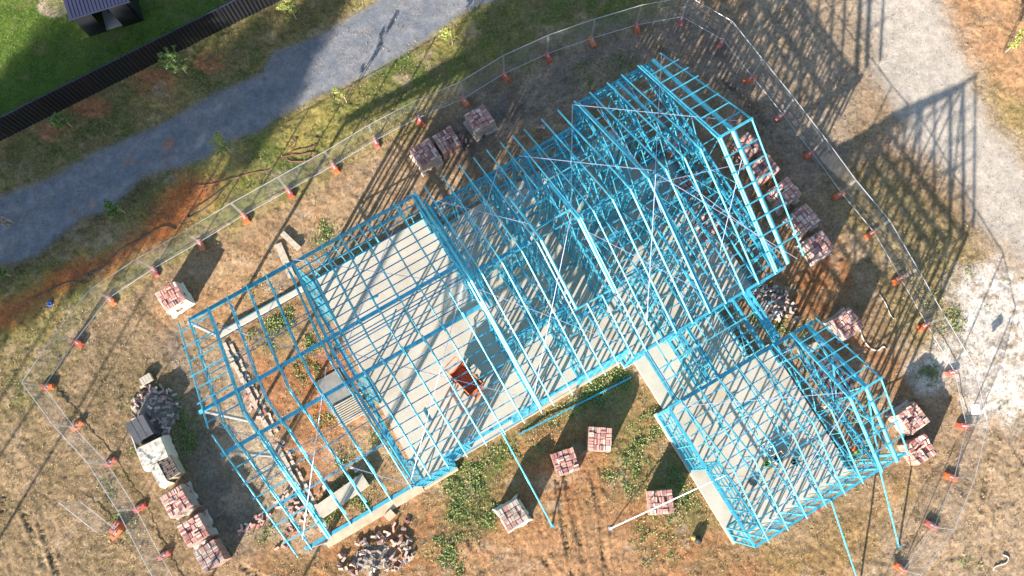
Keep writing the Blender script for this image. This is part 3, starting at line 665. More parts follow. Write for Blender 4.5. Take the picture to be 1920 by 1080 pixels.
# interior walls
W((2.1, 2.6), (2.1, 12.1), op=[(4.2, 5.8, 2.7)]); W((2.35, 9.0), (2.35, 12.1)); W((2.2, 8.7), (5.2, 8.7), op=[(.6, 1.5, 2.4)]); W((5.3, 4.9), (5.3, 12.1), op=[(2.0, 3.0, 2.4)])
W((2.2, 5.4), (5.2, 5.4), op=[(1.6, 2.5, 2.4)]); W((3.9, 5.5), (3.9, 8.6)); W((5.4, 9.95), (7.0, 9.95), op=[(.3, 1.2, 2.5)]); W((5.4, 4.8), (7.0, 4.8), op=[(.3, 1.2, 2.5)])
W((7.05, 4.9), (7.05, 12.1), op=[(1.5, 2.4, 2.4), (4.9, 5.8, 2.4)]); W((7.2, 8.4), (12.1, 8.4), op=[(.5, 1.3, 2.4), (3.4, 4.2, 2.4)]); W((7.2, 7.1), (13.5, 7.1), op=[(1.2, 2.0, 2.4)]); W((8.9, 8.5), (8.9, 12.1))
W((10.3, 2.3), (10.3, 7.0), op=[(2.8, 3.7, 2.4)]); W((10.3, 8.5), (10.3, 12.9), op=[(.4, 1.2, 2.4)]); W((8.7, 2.3), (8.7, 5.2)); W((7.1, 5.2), (10.2, 5.2), op=[(.4, 1.3, 2.4)]); W((11.9, 7.2), (11.9, 8.3)); W((12.0, 4.4), (12.0, 7.0)); W((10.4, 10.6), (12.0, 10.6)); W((7.2, 10.4), (8.8, 10.4)); W((4.4, 2.7), (4.4, 5.3), op=[(.8, 1.6, 2.4)])

# roof braces (galvanised strap) on the top chords, given as pixel pairs of the photo taken onto the roof plane
def on_roof(px, py):
    best = None; z = 3.9
    while z < 7.45:
        p = at(px, py, z); u, v = w2uv(p); e = abs(z-rz_main(v))
        if best is None or e < best[0]: best = (e, u, v, z)
        z += .02
    return best[1:]
straps = [((1240, 103), (1228, 328)), ((1073, 197), (1071, 403)), ((1073, 197), (1386, 228)), ((975, 293), (1222, 320)), ((936, 307), (868, 528)), ((771, 365), (990, 420)), ((764, 366), (640, 682)), ((551, 487), (867, 534)),
          ((551, 489), (466, 665)), ((466, 665), (455, 775)), ((351, 594), (640, 682)), ((652, 661), (994, 748)), ((868, 535), (771, 900)), ((868, 532), (1167, 646)), ((1071, 403), (1000, 746)), ((1092, 430), (1342, 560)),
          ((1229, 328), (1212, 610)), ((1233, 328), (1495, 486)), ((405, 798), (612, 862)), ((612, 862), (775, 911)), ((612, 688), (567, 1013)), ((640, 690), (612, 690)), ((1295, 350), (1470, 480)), ((1390, 300), (1350, 470)), ((1225, 345), (1400, 305)), ((1120, 205), (1240, 400))]
sp = [on_roof(*a)+on_roof(*b) for a, b in straps]
for (u1, v1, z1, u2, v2, z2) in sp:
    t = MB(); n = 8
    crossr = (v1-VR)*(v2-VR) < 0
    zf = lambda q: rz_main(q)+.05
    P_ = [(u1+(u2-u1)*i/n, v1+(v2-v1)*i/n) for i in range(n+1)]
    for a, b in zip(P_[:-1], P_[1:]): t.beam((a[0], a[1], zf(a[1])), (b[0], b[1], zf(b[1])), .024, .006)
    t.build('brace_strap', M['strap'], house)
# link between house and garage
for i in range(11):
    u = 7.25+i*.49; MB().beam((u, 2.1, 3.1), (u, -.35, 3.1), .045, .09).build('link_rafter', M['blue'], house)
for v, z in ((1.18, 3.25), (.62, 3.25)): MB().beam((7.1, v, z), (13.0, v+.0, z), .05, .06).build('link_purlin', M['blue'], house)
W((7.15, -.3), (7.15, 2.1), z0=2.85, z1=3.15, nog=(), brace=False); W((8.9, -.3), (8.9, 2.1), z1=3.1); W((9.3, -.3), (9.3, 2.1), z1=3.1, op=[(.6, 1.5, 2.4)]); W((11.6, -.3), (11.6, 2.1), z1=3.2); W((12.15, -.3), (12.15, 2.1), z0=2.9, z1=3.4, nog=(), brace=False); W((12.35, -.3), (12.35, 2.1), z0=2.9, z1=3.4, nog=(), brace=False)
for i in range(6): MB().beam((10.9, .0+i*.34, 1.8), (11.6, .0+i*.34, 1.8), .03, .03).build('link_noggin', M['blue2'], house)
MB().beam((6.7, 2.12, 4.0), (14.0, 2.12, 4.0), .10, .2).build('fascia_beam', M['blue2'], house)
# ---- garage
GN_, GR_, GS_, GZE, GZR = -.35, -3.63, -6.95, 4.1, 5.85
def rz_g(v): return GZR-(v-GR_)*(GZR-GZE)/(GN_-GR_) if v > GR_ else GZR-(GR_-v)*(GZR-GZE)/(GR_-GS_)
for u in (7.17, 8.09, 9.0, 9.92, 10.84, 11.72, 12.6):
    flat(garage, u, GN_, GR_, GS_, GZE, GZR, -.5, -6.8, npan=3, w=.05 if u < 12.5 else .05, zb=GZE-.03)
MB().beamc((12.66, GN_, GZE+.02), (12.66, GR_, GZR+.02), .13, .06).beamc((12.66, GR_, GZR+.02), (12.66, GS_, GZE+.02), .11, .06).build('rake_beam', M['blue'], garage)
MB().beamc((13.42, GN_, GZE+.0), (13.42, GR_, GZR), .17, .07).beamc((13.42, GR_, GZR), (13.42, GS_, GZE), .17, .07).build('rake_beam', M['blue'], garage)
MB().beamc((13.88, GN_, GZE+.02), (14.1, GR_, GZR+.03), .055, .08).beamc((14.1, GR_, GZR+.03), (13.95, GS_, GZE+.02), .055, .08).build('verge_rafter', M['blue'], garage)
MB().beam((12.6, GR_, GZR+.06), (14.15, GR_, GZR+.08), .09, .05).build('ridge_batten', M['blue'], garage)
for v in (-.9, -1.4, -1.9, -2.45, -3.0, -4.25, -4.85, -5.45, -6.1): MB().beam((12.6, v, rz_g(v)+.06), (14.1, v, rz_g(v)+.06), .045, .03).build('outrigger_batten', M['blue'], garage)
for k in range(12):
    v = -.8-k*.52; MB().beam((6.75, v, GZE-.08), (12.65 if k % 3 else 13.4, v, GZE-.08), .046, .024).build('ceiling_batten', M['blueb'], garage)
MB().beam((7.1, GR_, GZR-.25), (13.5, GR_, GZR-.25), .04, .04).build('ridge_tie', M['blue'], garage)
for v in (-2.2, -5.2): MB().beam((7.1, v, rz_g(v)-.25), (13.5, v, rz_g(v)-.25), .035, .035).build('ridge_tie', M['blue'], garage)
MB().beam((6.6, -.42, 4.03), (13.7, -.42, 4.03), .14, .12).build('eave_beam', M['blue'], garage)
Wg = lambda a, b, **k: wall(garage, a, b, **k)
Wg((6.62, -.45), (12.65, -.45), op=[(2.2, 3.2, 2.5)], st=.6); Wg((6.62, -.5), (6.62, -3.3), st=.6, nog=(.8, 1.6, 2.5, 3.2)); Wg((6.62, -3.3), (7.2, -3.3), brace=False)
Wg((7.2, -3.3), (7.2, -6.2), st=.6, nog=(1.0, 1.9, 2.8)); Wg((6.62, -6.2), (7.2, -6.2), brace=False); Wg((6.62, -6.2), (6.62, -6.85), st=.3, brace=False, nog=(2.0, 2.9)); Wg((6.62, -6.85), (13.9, -6.85), z0=SLZ-.05, st=.6)
Wg((6.62, -3.4), (6.62, -6.1), z0=3.55, nog=(), brace=False); Wg((12.65, -.5), (12.65, -6.8), z0=.22, op=[(.8, 5.6, 3.3)], brace=False)
g_ = MB()
for i in range(9): # diagonal brace plates of the long south wall
    u = 7.4+i*.62; g_.beam((u, -6.80, .3), (u+.55, -6.80, 3.8), .01, .07)
g_.build('wall_brace', M['blue2'], garage)
for (u, v) in ((13.9, -.45), (13.9, -6.85)):
    p = MB(); p.beam((u, v, 0), (u, v, 4.0), .10, .10); p.build('corner_post', M['blue2'], garage)
for a, b in (((12.7, -.6, 4.1), (13.4, -3.5, 5.7)), ((12.7, -6.7, 4.1), (13.4, -3.8, 5.7)), ((12.7, -3.6, 4.1), (13.4, -1.8, 4.9)), ((12.7, -3.7, 4.1), (13.4, -5.4, 4.9)), ((12.65, -3.6, 4.1), (12.65, -3.6, 5.8)), ((13.4, -3.6, 4.1), (13.4, -3.6, 5.8))):
    MB().beam(a, b, .05, .06).build('gable_strut', M['blue'], garage)
MB().beam((13.42, -.5, 4.05), (13.42, -6.8, 4.05), .08, .10).build('gable_beam', M['blue'], garage)
for a, b in (((7.0, -.6), (12.6, -3.4)), ((7.0, -3.4), (12.6, -.6)), ((7.0, -6.6), (12.6, -3.8)), ((7.0, -3.9), (12.6, -6.6))):
    MB().beam((a[0], a[1], rz_g(a[1])+.05), (b[0], b[1], rz_g(b[1])+.05), .022, .005).build('brace_strap', M['strap'], garage)
for a in ((8.9, -6.93), (9.6, -6.93)): MB().box((a[0], a[1], 4.0), (.14, .03, .09)).build('marker_tape', M['red'], garage)

# props leaning on the frame
def prop(px0, py0, z, px1, py1, label, m='blue', r=.035):
    a = at(px0, py0, z); b = gpt(px1, py1, .02); loc = b.copy(); t = MB()
    t.tube([Vector((0, 0, 0)), a-b], r, 8); d = (a-b).normalized(); t.box((0, 0, .0), (.16, .16, .03)); t.tube([(a-b)*.45, (a-b)*.55], r*1.35, 8)
    o = t.build('brace_prop', M[m]); o.location = loc; tag(o, label, 'prop', 'long props bracing the frame')
prop(938, 805, 4.0, 1035, 985, 'pale blue prop sloping to the ground beside the whitest brick pallet')
prop(1362, 890, 4.0, 1144, 991, 'white prop crossing over a brick pallet below the garage corner', 'galv', .026)
prop(1558, 938, 4.05, 1612, 1100, 'blue prop leaving the garage bottom wall near the red tape')
prop(1650, 882, 4.1, 1687, 1025, 'blue prop at the right end of the garage bottom wall')
def ground_bar(p0, p1, z, wd, hh, name, m, label, cat):
    a = gpt(*p0, z); b = gpt(*p1, z); c = (a+b)/2; t = MB(); t.beam(a-c, b-c, wd, hh); o = t.build(name, M[m]); o.location = c; tag(o, label, cat); return o
ground_bar((972, 815), (1183, 708), .08, .07, .06, 'steel_channel', 'blue', 'loose blue steel channel lying in the weeds below the slab', 'channel')
ground_bar((530, 438), (562, 468), .10, .26, .06, 'timber_plank', 'timber', 'short timber plank tilted against the top left frame corner', 'plank')
ground_bar((522, 458), (548, 520), .06, .34, .04, 'timber_plank', 'timber', 'wider grey plank under the top left frame corner', 'plank')
ground_bar((1495, 665), (1540, 645), .25, .35, .05, 'timber_plank', 'board', 'pale board lying across the garage end beside the slab', 'plank')
a = empty('board_trough', gpt(645, 930, .0)); a.rotation_euler.z = R(31); tag(a, 'beige upturned board trough lying in the open bay', 'trough')
t = MB(); t.box((0, .03, .36), (2.5, .62, .03)); t.build('top_board', M['board'], a); t = MB(); t.box((0, -.27, .17), (2.48, .03, .34)); t.box((0, .33, .17), (2.48, .03, .34)); t.build('side_board', M['board'], a)
# bundle of pale steel battens in the bay
bn = empty('batten_bundle', gpt(657, 768, 0)); bn.rotation_euler.z = R(25); tag(bn, 'bundle of pale grey steel battens lying in the open bay', 'battens')
t = MB()
for i in range(10): t.beam((-.75+random.uniform(-.06, .06), -.5+i*.105, .10+.02*(i % 2)), (.78+random.uniform(-.08, .08), -.5+i*.105, .10), .06, .04)
t.build('batten', M['board'], bn); t = MB(); t.box((-.5, 0, .04), (.08, 1.1, .08)); t.box((.5, 0, .04), (.08, 1.1, .08)); t.build('bearer', M['timber'], bn)
pt_ = empty('concrete_pad', gpt(628, 735, -.02)); pt_.rotation_euler.z = HZ; tag(pt_, 'dark grey concrete pad in the open bay behind the battens', 'pad')
MB().box((0, 0, .03), (1.3, 1.7, .08)).build('pad_slab', mat('damp_concrete', (.20, .19, .17), .8, noise=.2, nscale=3), pt_)

# ------------------------------------------------------------------ temporary mesh fence
FT = {'top': [(433, 381, 458, 405), (520, 333, 542, 358), (608, 283, 627, 313), (691, 235, 703, 265), (775, 189, 786, 224), (863, 153, 870, 187), (944, 105, 945, 139), (1028, 68, 1026, 101), (1116, 37, 1108, 73), (1203, 11, 1192, 48), (1289, -6, 1281, 33), (1371, 42, 1357, 75)],
      'right': [(1371, 42, 1357, 75), (1430, 113, 1409, 143), (1489, 188, 1467, 213), (1545, 260, 1522, 285), (1603, 338, 1578, 363), (1667, 417, 1638, 433), (1723, 505, 1685, 522), (1772, 597, 1737, 608), (1827, 688, 1788, 696), (1850, 795, 1812, 798), (1827, 895, 1788, 897), (1787, 992, 1752, 987), (1727, 1075, 1692, 1070), (0, 0, 1630, 1150)],
      'left': [(433, 381, 458, 405), (346, 434, 375, 455), (256, 486, 288, 505), (170, 544, 204, 559), (103, 628, 142, 640), (38, 717, 88, 725), (97, 794, 143, 803), (161, 869, 207, 868), (218, 957, 260, 955), (268, 1052, 305, 1042), (0, 0, 352, 1128)]}
FH = 2.08
def panel_proto():
    root = empty('mesh_fence')
    # unit width 1 (scaled along x)
    for z in (.12, FH): t = MB(); t.tube([(0.01, 0, z), (.99, 0, z)], .015, 6); t.build('panel_rail', M['galv'], root)
    for x in (.012, .988): t = MB(); t.beam((x, 0, .02), (x, 0, FH+.02), .009, .020, (0, 1, 0)); t.build('panel_post', M['galv'], root)
    t = MB()
    for i in range(1, 26): t.beam((i/26, 0, .12), (i/26, 0, FH), .0020, .0025)
    for i in range(1, 17): t.beam((.01, .004, .12+i*(FH-.12)/17), (.99, .004, .12+i*(FH-.12)/17), .0030, .0030)
    t.build('wire_mesh', M['wire'], root)
    return root
def foot_proto():
    root = empty('orange_block'); t = MB()
    pr = [(-.30, -.10), (-.26, -.13), (.26, -.13), (.30, -.10), (.30, .10), (.26, .13), (-.26, .13), (-.30, .10)]
    t.poly(pr, .0, .11); t.poly([(x*.9, y*.85) for x, y in pr], .11, .145)
    t.box((-.20, 0, .155), (.10, .16, .025)); t.box((.20, 0, .155), (.10, .16, .025))
    t.build('foot_block', M['orange'], root)
    t = MB(); t.box((0, 0, .1475), (.14, .09, .006)); t.tube([(-.05, 0, .10), (-.05, 0, .26)], .024, 8); t.tube([(.05, 0, .10), (.05, 0, .26)], .024, 8); t.build('post_socket', M['galv'], root)
    return root
pp = panel_proto(); fp = foot_proto(); usedp = usedf = False
ORD = ['first', 'second', 'third', 'fourth', 'fifth', 'sixth', 'seventh', 'eighth', 'ninth', 'tenth', 'eleventh', 'twelfth', 'thirteenth', 'fourteenth']
RUN = {'top': 'of the top run, counted from its left end', 'right': 'of the right run, counted from the top corner', 'left': 'of the left run, counted from its top end'}
for key, pts in FT.items():
    pw = []
    for i, q in enumerate(pts):
        if q[0] == 0: p = at(q[2], q[3], .05)
        else:
            a = at(q[2], q[3], .05); b = at(q[0], q[1], FH); p = (a+b)/2 if (a-b).xy.length < .5 else a
        pw.append(Vector((p.x, p.y)))
    for i in range(len(pw)-1):
        a, b = pw[i], pw[i+1]; d = b-a
        o = pp if not usedp else copy_tree(pp)
        usedp = True
        o.location = (a.x, a.y, .03+.01*(i % 2)); o.rotation_euler = (0, 0, math.atan2(d.y, d.x)); o.scale = (d.length, 1, 1)
        tag(o, '%s grey mesh fence panel %s' % (ORD[i], RUN[key]), 'fence panel', 'temporary mesh fence panels')
    for i in range(len(pw)):
        if key != 'right' and i == 0 and key == 'left': continue
        if key == 'right' and i == 0: continue
        a = pw[i]; pr_ = pw[max(i-1, 0)]; nx2 = pw[min(i+1, len(pw)-1)]; d = (nx2-pr_); ang = math.atan2(d.y, d.x)+math.pi/2+random.uniform(-.15, .15)
        n2 = Vector((-d.y, d.x)).normalized(); ctr = uv2w(4, 6).xy; sgn = 1 if n2.dot(ctr-a) > 0 else -1
        o = fp if not usedf else copy_tree(fp)
        usedf = True
        c = a+n2*sgn*.12
        o.location = (c.x, c.y, gz(c.x, c.y)-.01); o.rotation_euler = (0, 0, ang)
        tag(o, 'orange fence foot at the %s joint %s' % (ORD[i], RUN[key]), 'fence foot', 'orange plastic fence feet')
# corner where top run meets right run is foot 12 of the top run; spare panel and feet lower left
o = copy_tree(pp); a = at(222, 995, .05); b = at(152, 940, .05); d = b-a
o.location = (a.x, a.y, .03); o.rotation_euler = (0, 0, math.atan2(d.y, d.x)); o.scale = (d.length, 1, 1); tag(o, 'short spur fence panel branching off to the left at the lower left', 'fence panel', 'temporary mesh fence panels')
for k, (a, b, r_) in enumerate(((217, 988, .9), (226, 993, 1.0), (222, 1000, .8))):
    o = copy_tree(fp); p = gpt(a, b, .0+.0); o.location = (p.x, p.y, p.z+(.16 if k == 2 else 0)); o.rotation_euler = (0, 0, r_)
    tag(o, ['leftmost orange foot of the cluster by the spur panel', 'rightmost orange foot of the cluster by the spur panel', 'topmost orange foot laid over the cluster by the spur panel'][k], 'fence foot', 'orange plastic fence feet')
o = MB(); o.box((0, 0, 0), (.42, .02, .34)); o = o.build('blank_sign', M['white']); q = at(1829, 768, 1.6); o.location = q; o.rotation_euler = (R(60), 0, R(90)); tag(o, 'small blank white sign board hung on the right hand mesh fence', 'sign')

# ------------------------------------------------------------------ bricks
BR = MB()
_b = (.115, .052, .037); _c = .006
BR.poly([(-_b[0], -_b[1]+_c), (-_b[0]+_c, -_b[1]), (_b[0]-_c, -_b[1]), (_b[0], -_b[1]+_c), (_b[0], _b[1]-_c), (_b[0]-_c, _b[1]), (-_b[0]+_c, _b[1]), (-_b[0], _b[1]-_c)], -_b[2], _b[2])
brick_me = BR.mesh('brick', M['brick']); brick_mg = BR.mesh('brick', M['brickg'])
def stack_mesh(sx, sy, h, m):
    t = MB(); z = .12
    while z < h-.02:
        for ix in range(4):
            for iy in range(4):
                if 0 < ix < 3 and 0 < iy < 3: continue
                for q in range(3):
                    ori = (ix+iy+int(z*10)) % 2
                    cx = -sx/2+(ix+.5)*sx/4; cy = -sy/2+(iy+.5)*sy/4; off = (q-1)*.083
                    t.box((cx+(off if ori else 0), cy+(0 if ori else off), z+.05), (.075 if ori else .235, .235 if ori else .075, .104))
        z += .112
    t.box((0, 0, (h+.12)/2-.02), (sx*.55, sy*.55, h-.16))
    return t.mesh('brick_stack', m)
PS = 1.04
stk_me = stack_mesh(PS, PS, .95, M['brickstk'])
pal = MB()
for y in (-.48, -.16, .16, .48):
    pal.box((0, y, .10), (1.06, .1, .02))
for x in (-.46, 0, .46): pal.box((x, 0, .045), (.09, 1.04, .088))
pal_me = pal.mesh('timber_pallet', M['timber'])
def wrap_mesh(seed, open_=0.0, flare=.05):
    r2 = random.Random(seed); t = MB(); n = 28; rows = [(0.02, flare), (.14, .02), (.5, .012), (.85, .012), (.985, .0), (1.0, -.05)]
    vs = []
    for (z, off) in rows:
        for k in range(n):
            s = k/n*4; side = int(s); f_ = s-side; h = PS/2+off+r2.uniform(0, .018)
            if z < .1: h += r2.uniform(0, .10)
            x, y = [(h, -h+2*h*f_), (h-2*h*f_, h), (-h, h-2*h*f_), (-h+2*h*f_, -h)][side]
            vs.append((x, y, z+r2.uniform(-.015, .015)*(z > .5)))
    t.v = vs
    for i in range(len(rows)-1):
        for k in range(n):
            k2 = (k+1) % n
            if r2.random() < open_: continue
            t.f.append((i*n+k, i*n+k2, (i+1)*n+k2, (i+1)*n+k))
    return t.mesh('plastic_wrap', M['wrap'] if seed % 3 else M['wrapw'])
def pallet(px, py, ang, label, wrap=True, seed=0, missing=.05, messy=.03, grey=False, scale=1.0):
    top = at(px, py, 1.0); root = empty('brick_pallet', (top.x, top.y, gz(top.x, top.y)), R(ang)); root.scale = (scale, scale, random.Random(seed).choice((.86, .94, 1.0, 1.0, 1.06)))
    tag(root, label, 'brick pallet', 'pallets of bricks around the house')
    new_obj('timber_pallet', pal_me, root); new_obj('brick_stack', stk_me, root)
    if wrap: new_obj('plastic_wrap', wrap_mesh(seed, .10), root)
    r2 = random.Random(seed+100); c = PS/4; me = brick_mg if grey else brick_me
    for ix in range(4):
        for iy in range(4):
            ori = (ix*3+iy*5+r2.randint(0, 1)) % 2; cx = -PS/2+(ix+.5)*c; cy = -PS/2+(iy+.5)*c; zz = .99+r2.uniform(-.03, .02)
            hole = r2.random() < missing*.6; tw = r2.uniform(-messy, messy)
            two = r2.random() < .45
            for q in range(2 if two else 3):
                if r2.random() < missing or hole: continue
                off = ((q-.5)*.125 if two else (q-1)*.084)+r2.uniform(-.006, .006)
                b = new_obj('brick', me, root)
                b.location = (cx+(off if ori else 0)+r2.uniform(-.01, .01), cy+(0 if ori else off)+r2.uniform(-.01, .01), zz+r2.uniform(-.01, .012))
                b.rotation_euler = ((0 if two else math.pi/2)+r2.uniform(-messy, messy), r2.uniform(-messy, messy), (math.pi/2 if ori else 0)+r2.uniform(-messy, messy)+tw)
    return root
pallet(899, 220, 28, 'wrapped brick pallet standing alone nearest the top fence', seed=1)
pallet(837, 260, 27, 'unwrapped brick pallet between two wrapped ones above the house', wrap=False, seed=2, messy=.12, missing=.08)
pallet(797, 285, 30, 'wrapped brick pallet at the left end of the group of three above the house', seed=4)
pallet(319, 556, 30, 'white wrapped pallet of pink bricks alone on the left inside the fence', seed=3)
pallet(330, 940, 28, 'wrapped greyish pallet, topmost of the three in the lower left row', seed=5)
pallet(362, 995, 27, 'pallet of pale pink bricks in the middle of the lower left row', seed=7, missing=.10)
pallet(391, 1043, 30, 'pallet at the bottom end of the lower left row with bare red side', wrap=False, seed=8, grey=True)
pallet(961, 966, 27, 'palest pallet, beside the foot of the blue prop with white sheet round it', seed=6, grey=True)
pallet(1060, 866, 14, 'unwrapped pallet in the garden bed, left of the pair', wrap=False, seed=10)
pallet(1125, 823, -8, 'unwrapped pallet in the garden bed, right of the pair', wrap=False, seed=11)
pallet(1240, 942, 0, 'half emptied pallet under the white prop', wrap=False, seed=12, missing=.2, messy=.1)
pallet(1590, 606, 30, 'wrapped pallet on the red soil right of the garage peak', seed=13, missing=.1, messy=.1)
pallet(1510, 408, 32, 'wrapped pallet second from the bottom in the row at the right gable', seed=14)
pallet(1537, 459, 28, 'lowest wrapped pallet in the row at the right gable', seed=16)
pallet(1473, 360, 32, 'pallet third from the bottom in the row at the right gable', seed=17, messy=.1)
pallet(1436, 312, 32, 'pallet fourth from the bottom in the row at the right gable', wrap=False, seed=18, messy=.12)
pallet(1402, 272, 32, 'pallet partly hidden under the right gable end of the house frame', wrap=False, seed=19, messy=.2)
pallet(1296, 345, 27, 'dark brick pallet under the roof near the right gable', wrap=False, seed=20)
pallet(1262, 262, 27, 'dark brick pallet under the open porch corner of the house', wrap=False, seed=21)
pallet(1330, 420, 27, 'brick pallet deep under the trusses on the right of the house', wrap=False, seed=23)
pallet(1714, 784, 30, 'torn open orange brick pallet right of the garage', seed=22, missing=.25, messy=.25)
pallet(1728, 842, 26, 'collapsing unwrapped pallet just below the torn open one', wrap=False, seed=24, missing=.2, messy=.3)

# loose bricks: individual, in piles
PRO = {}
allb = []
def pile(px, py, ru, rv, ang, n, hgt, label, grey=True):
    c = at(px, py); r2 = random.Random(px*3+py); me = brick_mg if grey else brick_me
    for i in range(n):
        rr = math.sqrt(r2.random()); th = r2.uniform(0, 2*math.pi); a, b = ru*rr*math.cos(th), rv*rr*math.sin(th)
        x = c.x+a*math.cos(ang)-b*math.sin(ang); y = c.y+a*math.sin(ang)+b*math.cos(ang)
        z = gz(x, y)+.04+hgt*(1-rr*rr)*r2.uniform(.55, 1)
        o = new_obj('loose_brick', me); o.location = (x, y, z)
        k = min(1, .25+hgt*2.2)
        o.rotation_euler = (r2.uniform(-.7, .7)*k+(math.pi/2 if r2.random() < .3 else 0), r2.uniform(-.5, .5)*k, r2.uniform(0, math.pi))
        tag(o, label, 'brick', 'loose bricks '+label.split(' brick ')[-1])
def heap(px, py, ru, rv, ang, hgt, label):
    """crushed rubble core the loose bricks lie on"""
    c = gpt(px, py, -.03); t = MB(); n, m_ = 22, 8; r2 = random.Random(px)
    t.v.append((0, 0, hgt))
    for i in range(1, m_+1):
        for k in range(n):
            th = 2*math.pi*k/n; q = i/m_; f_ = 1+r2.uniform(-.10, .10); t.v.append((ru*q*math.cos(th)*f_, rv*q*math.sin(th)*f_, hgt*(1-q*q)+r2.uniform(-.03, .03)*(i < m_)))
    for k in range(n): t.f.append((0, 1+k, 1+(k+1) % n))
    for i in range(m_-1):
        for k in range(n): k2 = (k+1) % n; t.f.append((1+i*n+k, 1+(i+1)*n+k, 1+(i+1)*n+k2, 1+i*n+k2))
    o = t.build('rubble_heap', mat('rubble_dust', (.20, .17, .14), .95, noise=.3, nscale=9, bump=.8, bscale=18)); o.location = c; o.rotation_euler.z = ang
    tag(o, label, kind='stuff')
heap(292, 768, 1.15, 1.0, R(-50), .42, 'dusty rubble core of the tall left brick pile')
pile(292, 768, 1.25, 1.1, R(-50), 110, .50, 'weathered broken brick lying in the tall pile left of the frame')
heap(1443, 566, .9, .75, R(-20), .30, 'dusty rubble core of the pile beside the link')
pile(1446, 566, 1.1, .85, R(-20), 62, .36, 'shaded grey brick lying in the pile beside the link')
heap(702, 1045, 1.2, .6, R(10), .18, 'dusty rubble core of the pile at the bottom edge')
pile(705, 1040, 1.75, 1.0, R(8), 84, .25, 'dark and cream brick tipped in the pile at the bottom edge')
pile(745, 995, .8, .6, R(30), 14, .05, 'stray brick lying on soil above the bottom edge pile', False)
pile(545, 950, .95, .55, R(-55), 26, .10, 'pink brick strewn under the lower left frame corner', False)
pile(475, 983, .8, .25, R(28), 22, .08, 'pink brick in the short line left of the lower frame corner', False)
pile(1012, 236, .25, .18, R(25), 6, .03, 'brick dropped on the dirt above the top wall', False)
pile(868, 262, .25, .35, R(0), 7, .10, 'brick fallen off beside the unwrapped top pallet', False)
pile(1485, 590, .5, .6, R(0), 8, .03, 'single brick thrown clear to the right of the link pile')
pile(537, 1010, .35, .6, R(-40), 9, .06, 'dusty brick on the ground at the very lowest frame tip', False)
pile(700, 310, .3, .3, 0, 0, .0, 'x')
# small pack of pavers by the pile
o = empty('paver_block', gpt(277, 712)); o.rotation_euler.z = R(28); tag(o, 'small pale paver block pack above the tall left brick pile', 'paver pack')
t = MB()
for i in range(4): t.box((-.2+i*.135, 0, .12), (.125, .36, .24))
t.build('paver', M['board'], o)
# wrapped packs beside the tall pile
o = empty('block_pack', gpt(275, 806)); o.rotation_euler.z = R(-62); tag(o, 'pack of long dark grey blocks at the foot of the tall pile', 'block pack')
t = MB()
for i in range(3): t.box((0, -.30+i*.30, .82), (1.0, .285, .2))
t.build('grey_block', M['dark'], o); MB().box((0, 0, .42), (.98, .86, .6)).build('pack_core', M['dark'], o); MB().box((0, 0, .05), (1.0, .9, .1)).build('timber_pallet', M['timber'], o)
def draped(px, py, rz, sx, sy, h, seed, cover):
    r2 = random.Random(seed); n = 14; t = MB()
    for j in range(n+1):
        for i in range(n+1):
            x = (i/n-.5)*2; y = (j/n-.5)*2; ax = min(1, abs(x)*1.25); ay = min(1, abs(y)*1.25)
            edge = max(abs(x), abs(y)); z = h if edge < .8 else h*(1-(edge-.8)/.2*r2.uniform(.82, 1.0))
            t.v.append((math.copysign(ax, x)*sx/2*(1+.10*(edge > .9)), math.copysign(ay, y)*sy/2*(1+.10*(edge > .9)), max(.02, z)+r2.uniform(-.02, .02)))
    for j in range(n):
        for i in range(n):
            if i >= cover*n: continue
            a = j*(n+1)+i; t.f.append((a, a+1, a+n+2, a+n+1))
    return t
o = empty('covered_pack', gpt(299, 850)); o.rotation_euler.z = R(22); tag(o, 'brick pack fully covered by creased cream sheet below the dark blocks', 'covered pack')
draped(0, 0, 0, 1.35, 1.05, .95, 3, 1).build('cream_sheet', M['wrapw'], o); MB().box((0, 0, .45), (1.2, .95, .86)).build('pack_core', M['brickstk'], o)
o = empty('covered_pack', gpt(322, 882)); o.rotation_euler.z = R(28); tag(o, 'pack of dark tiles half covered by a cream sheet, lowest of the covered packs', 'covered pack')
draped(0, 0, 0, 1.15, 1.05, .9, 5, .42).build('cream_sheet', M['wrapw'], o); MB().box((0.02, 0, .40), (1.0, .92, .76)).build('pack_core', M['timber'], o)
t = MB()
for i in range(3):
    for k in range(8): t.box((.02+i*.2, -.40+k*.112, .83+random.uniform(-.02, .03)), (.185, .09, .08))
t.build('tile_row', mat('dark_tile', (.13, .10, .085), .8, noise=.3), o)
o = empty('plank_stack', gpt(1556, 712)); o.rotation_euler.z = R(116); tag(o, 'stack of dark stained planks on the ground inside the garage end', 'plank stack')
t = MB()
for i in range(6): t.box((0, -.5+i*.2, .55), (1.9, .16, .05))
t.build('plank', mat('dark_plank', (.11, .075, .075), .7, noise=.3), o); t = MB(); t.box((0, 0, .26), (1.7, 1.0, .5)); t.build('stack_core', M['dark'], o)

pile(480, 760, 1.1, .5, R(-62), 12, .02, 'pale brick scrap lying along the footing in the open bay', False)
pile(640, 900, 1.2, .4, R(30), 7, .02, 'brick scrap lying by the board trough in the open bay', False)
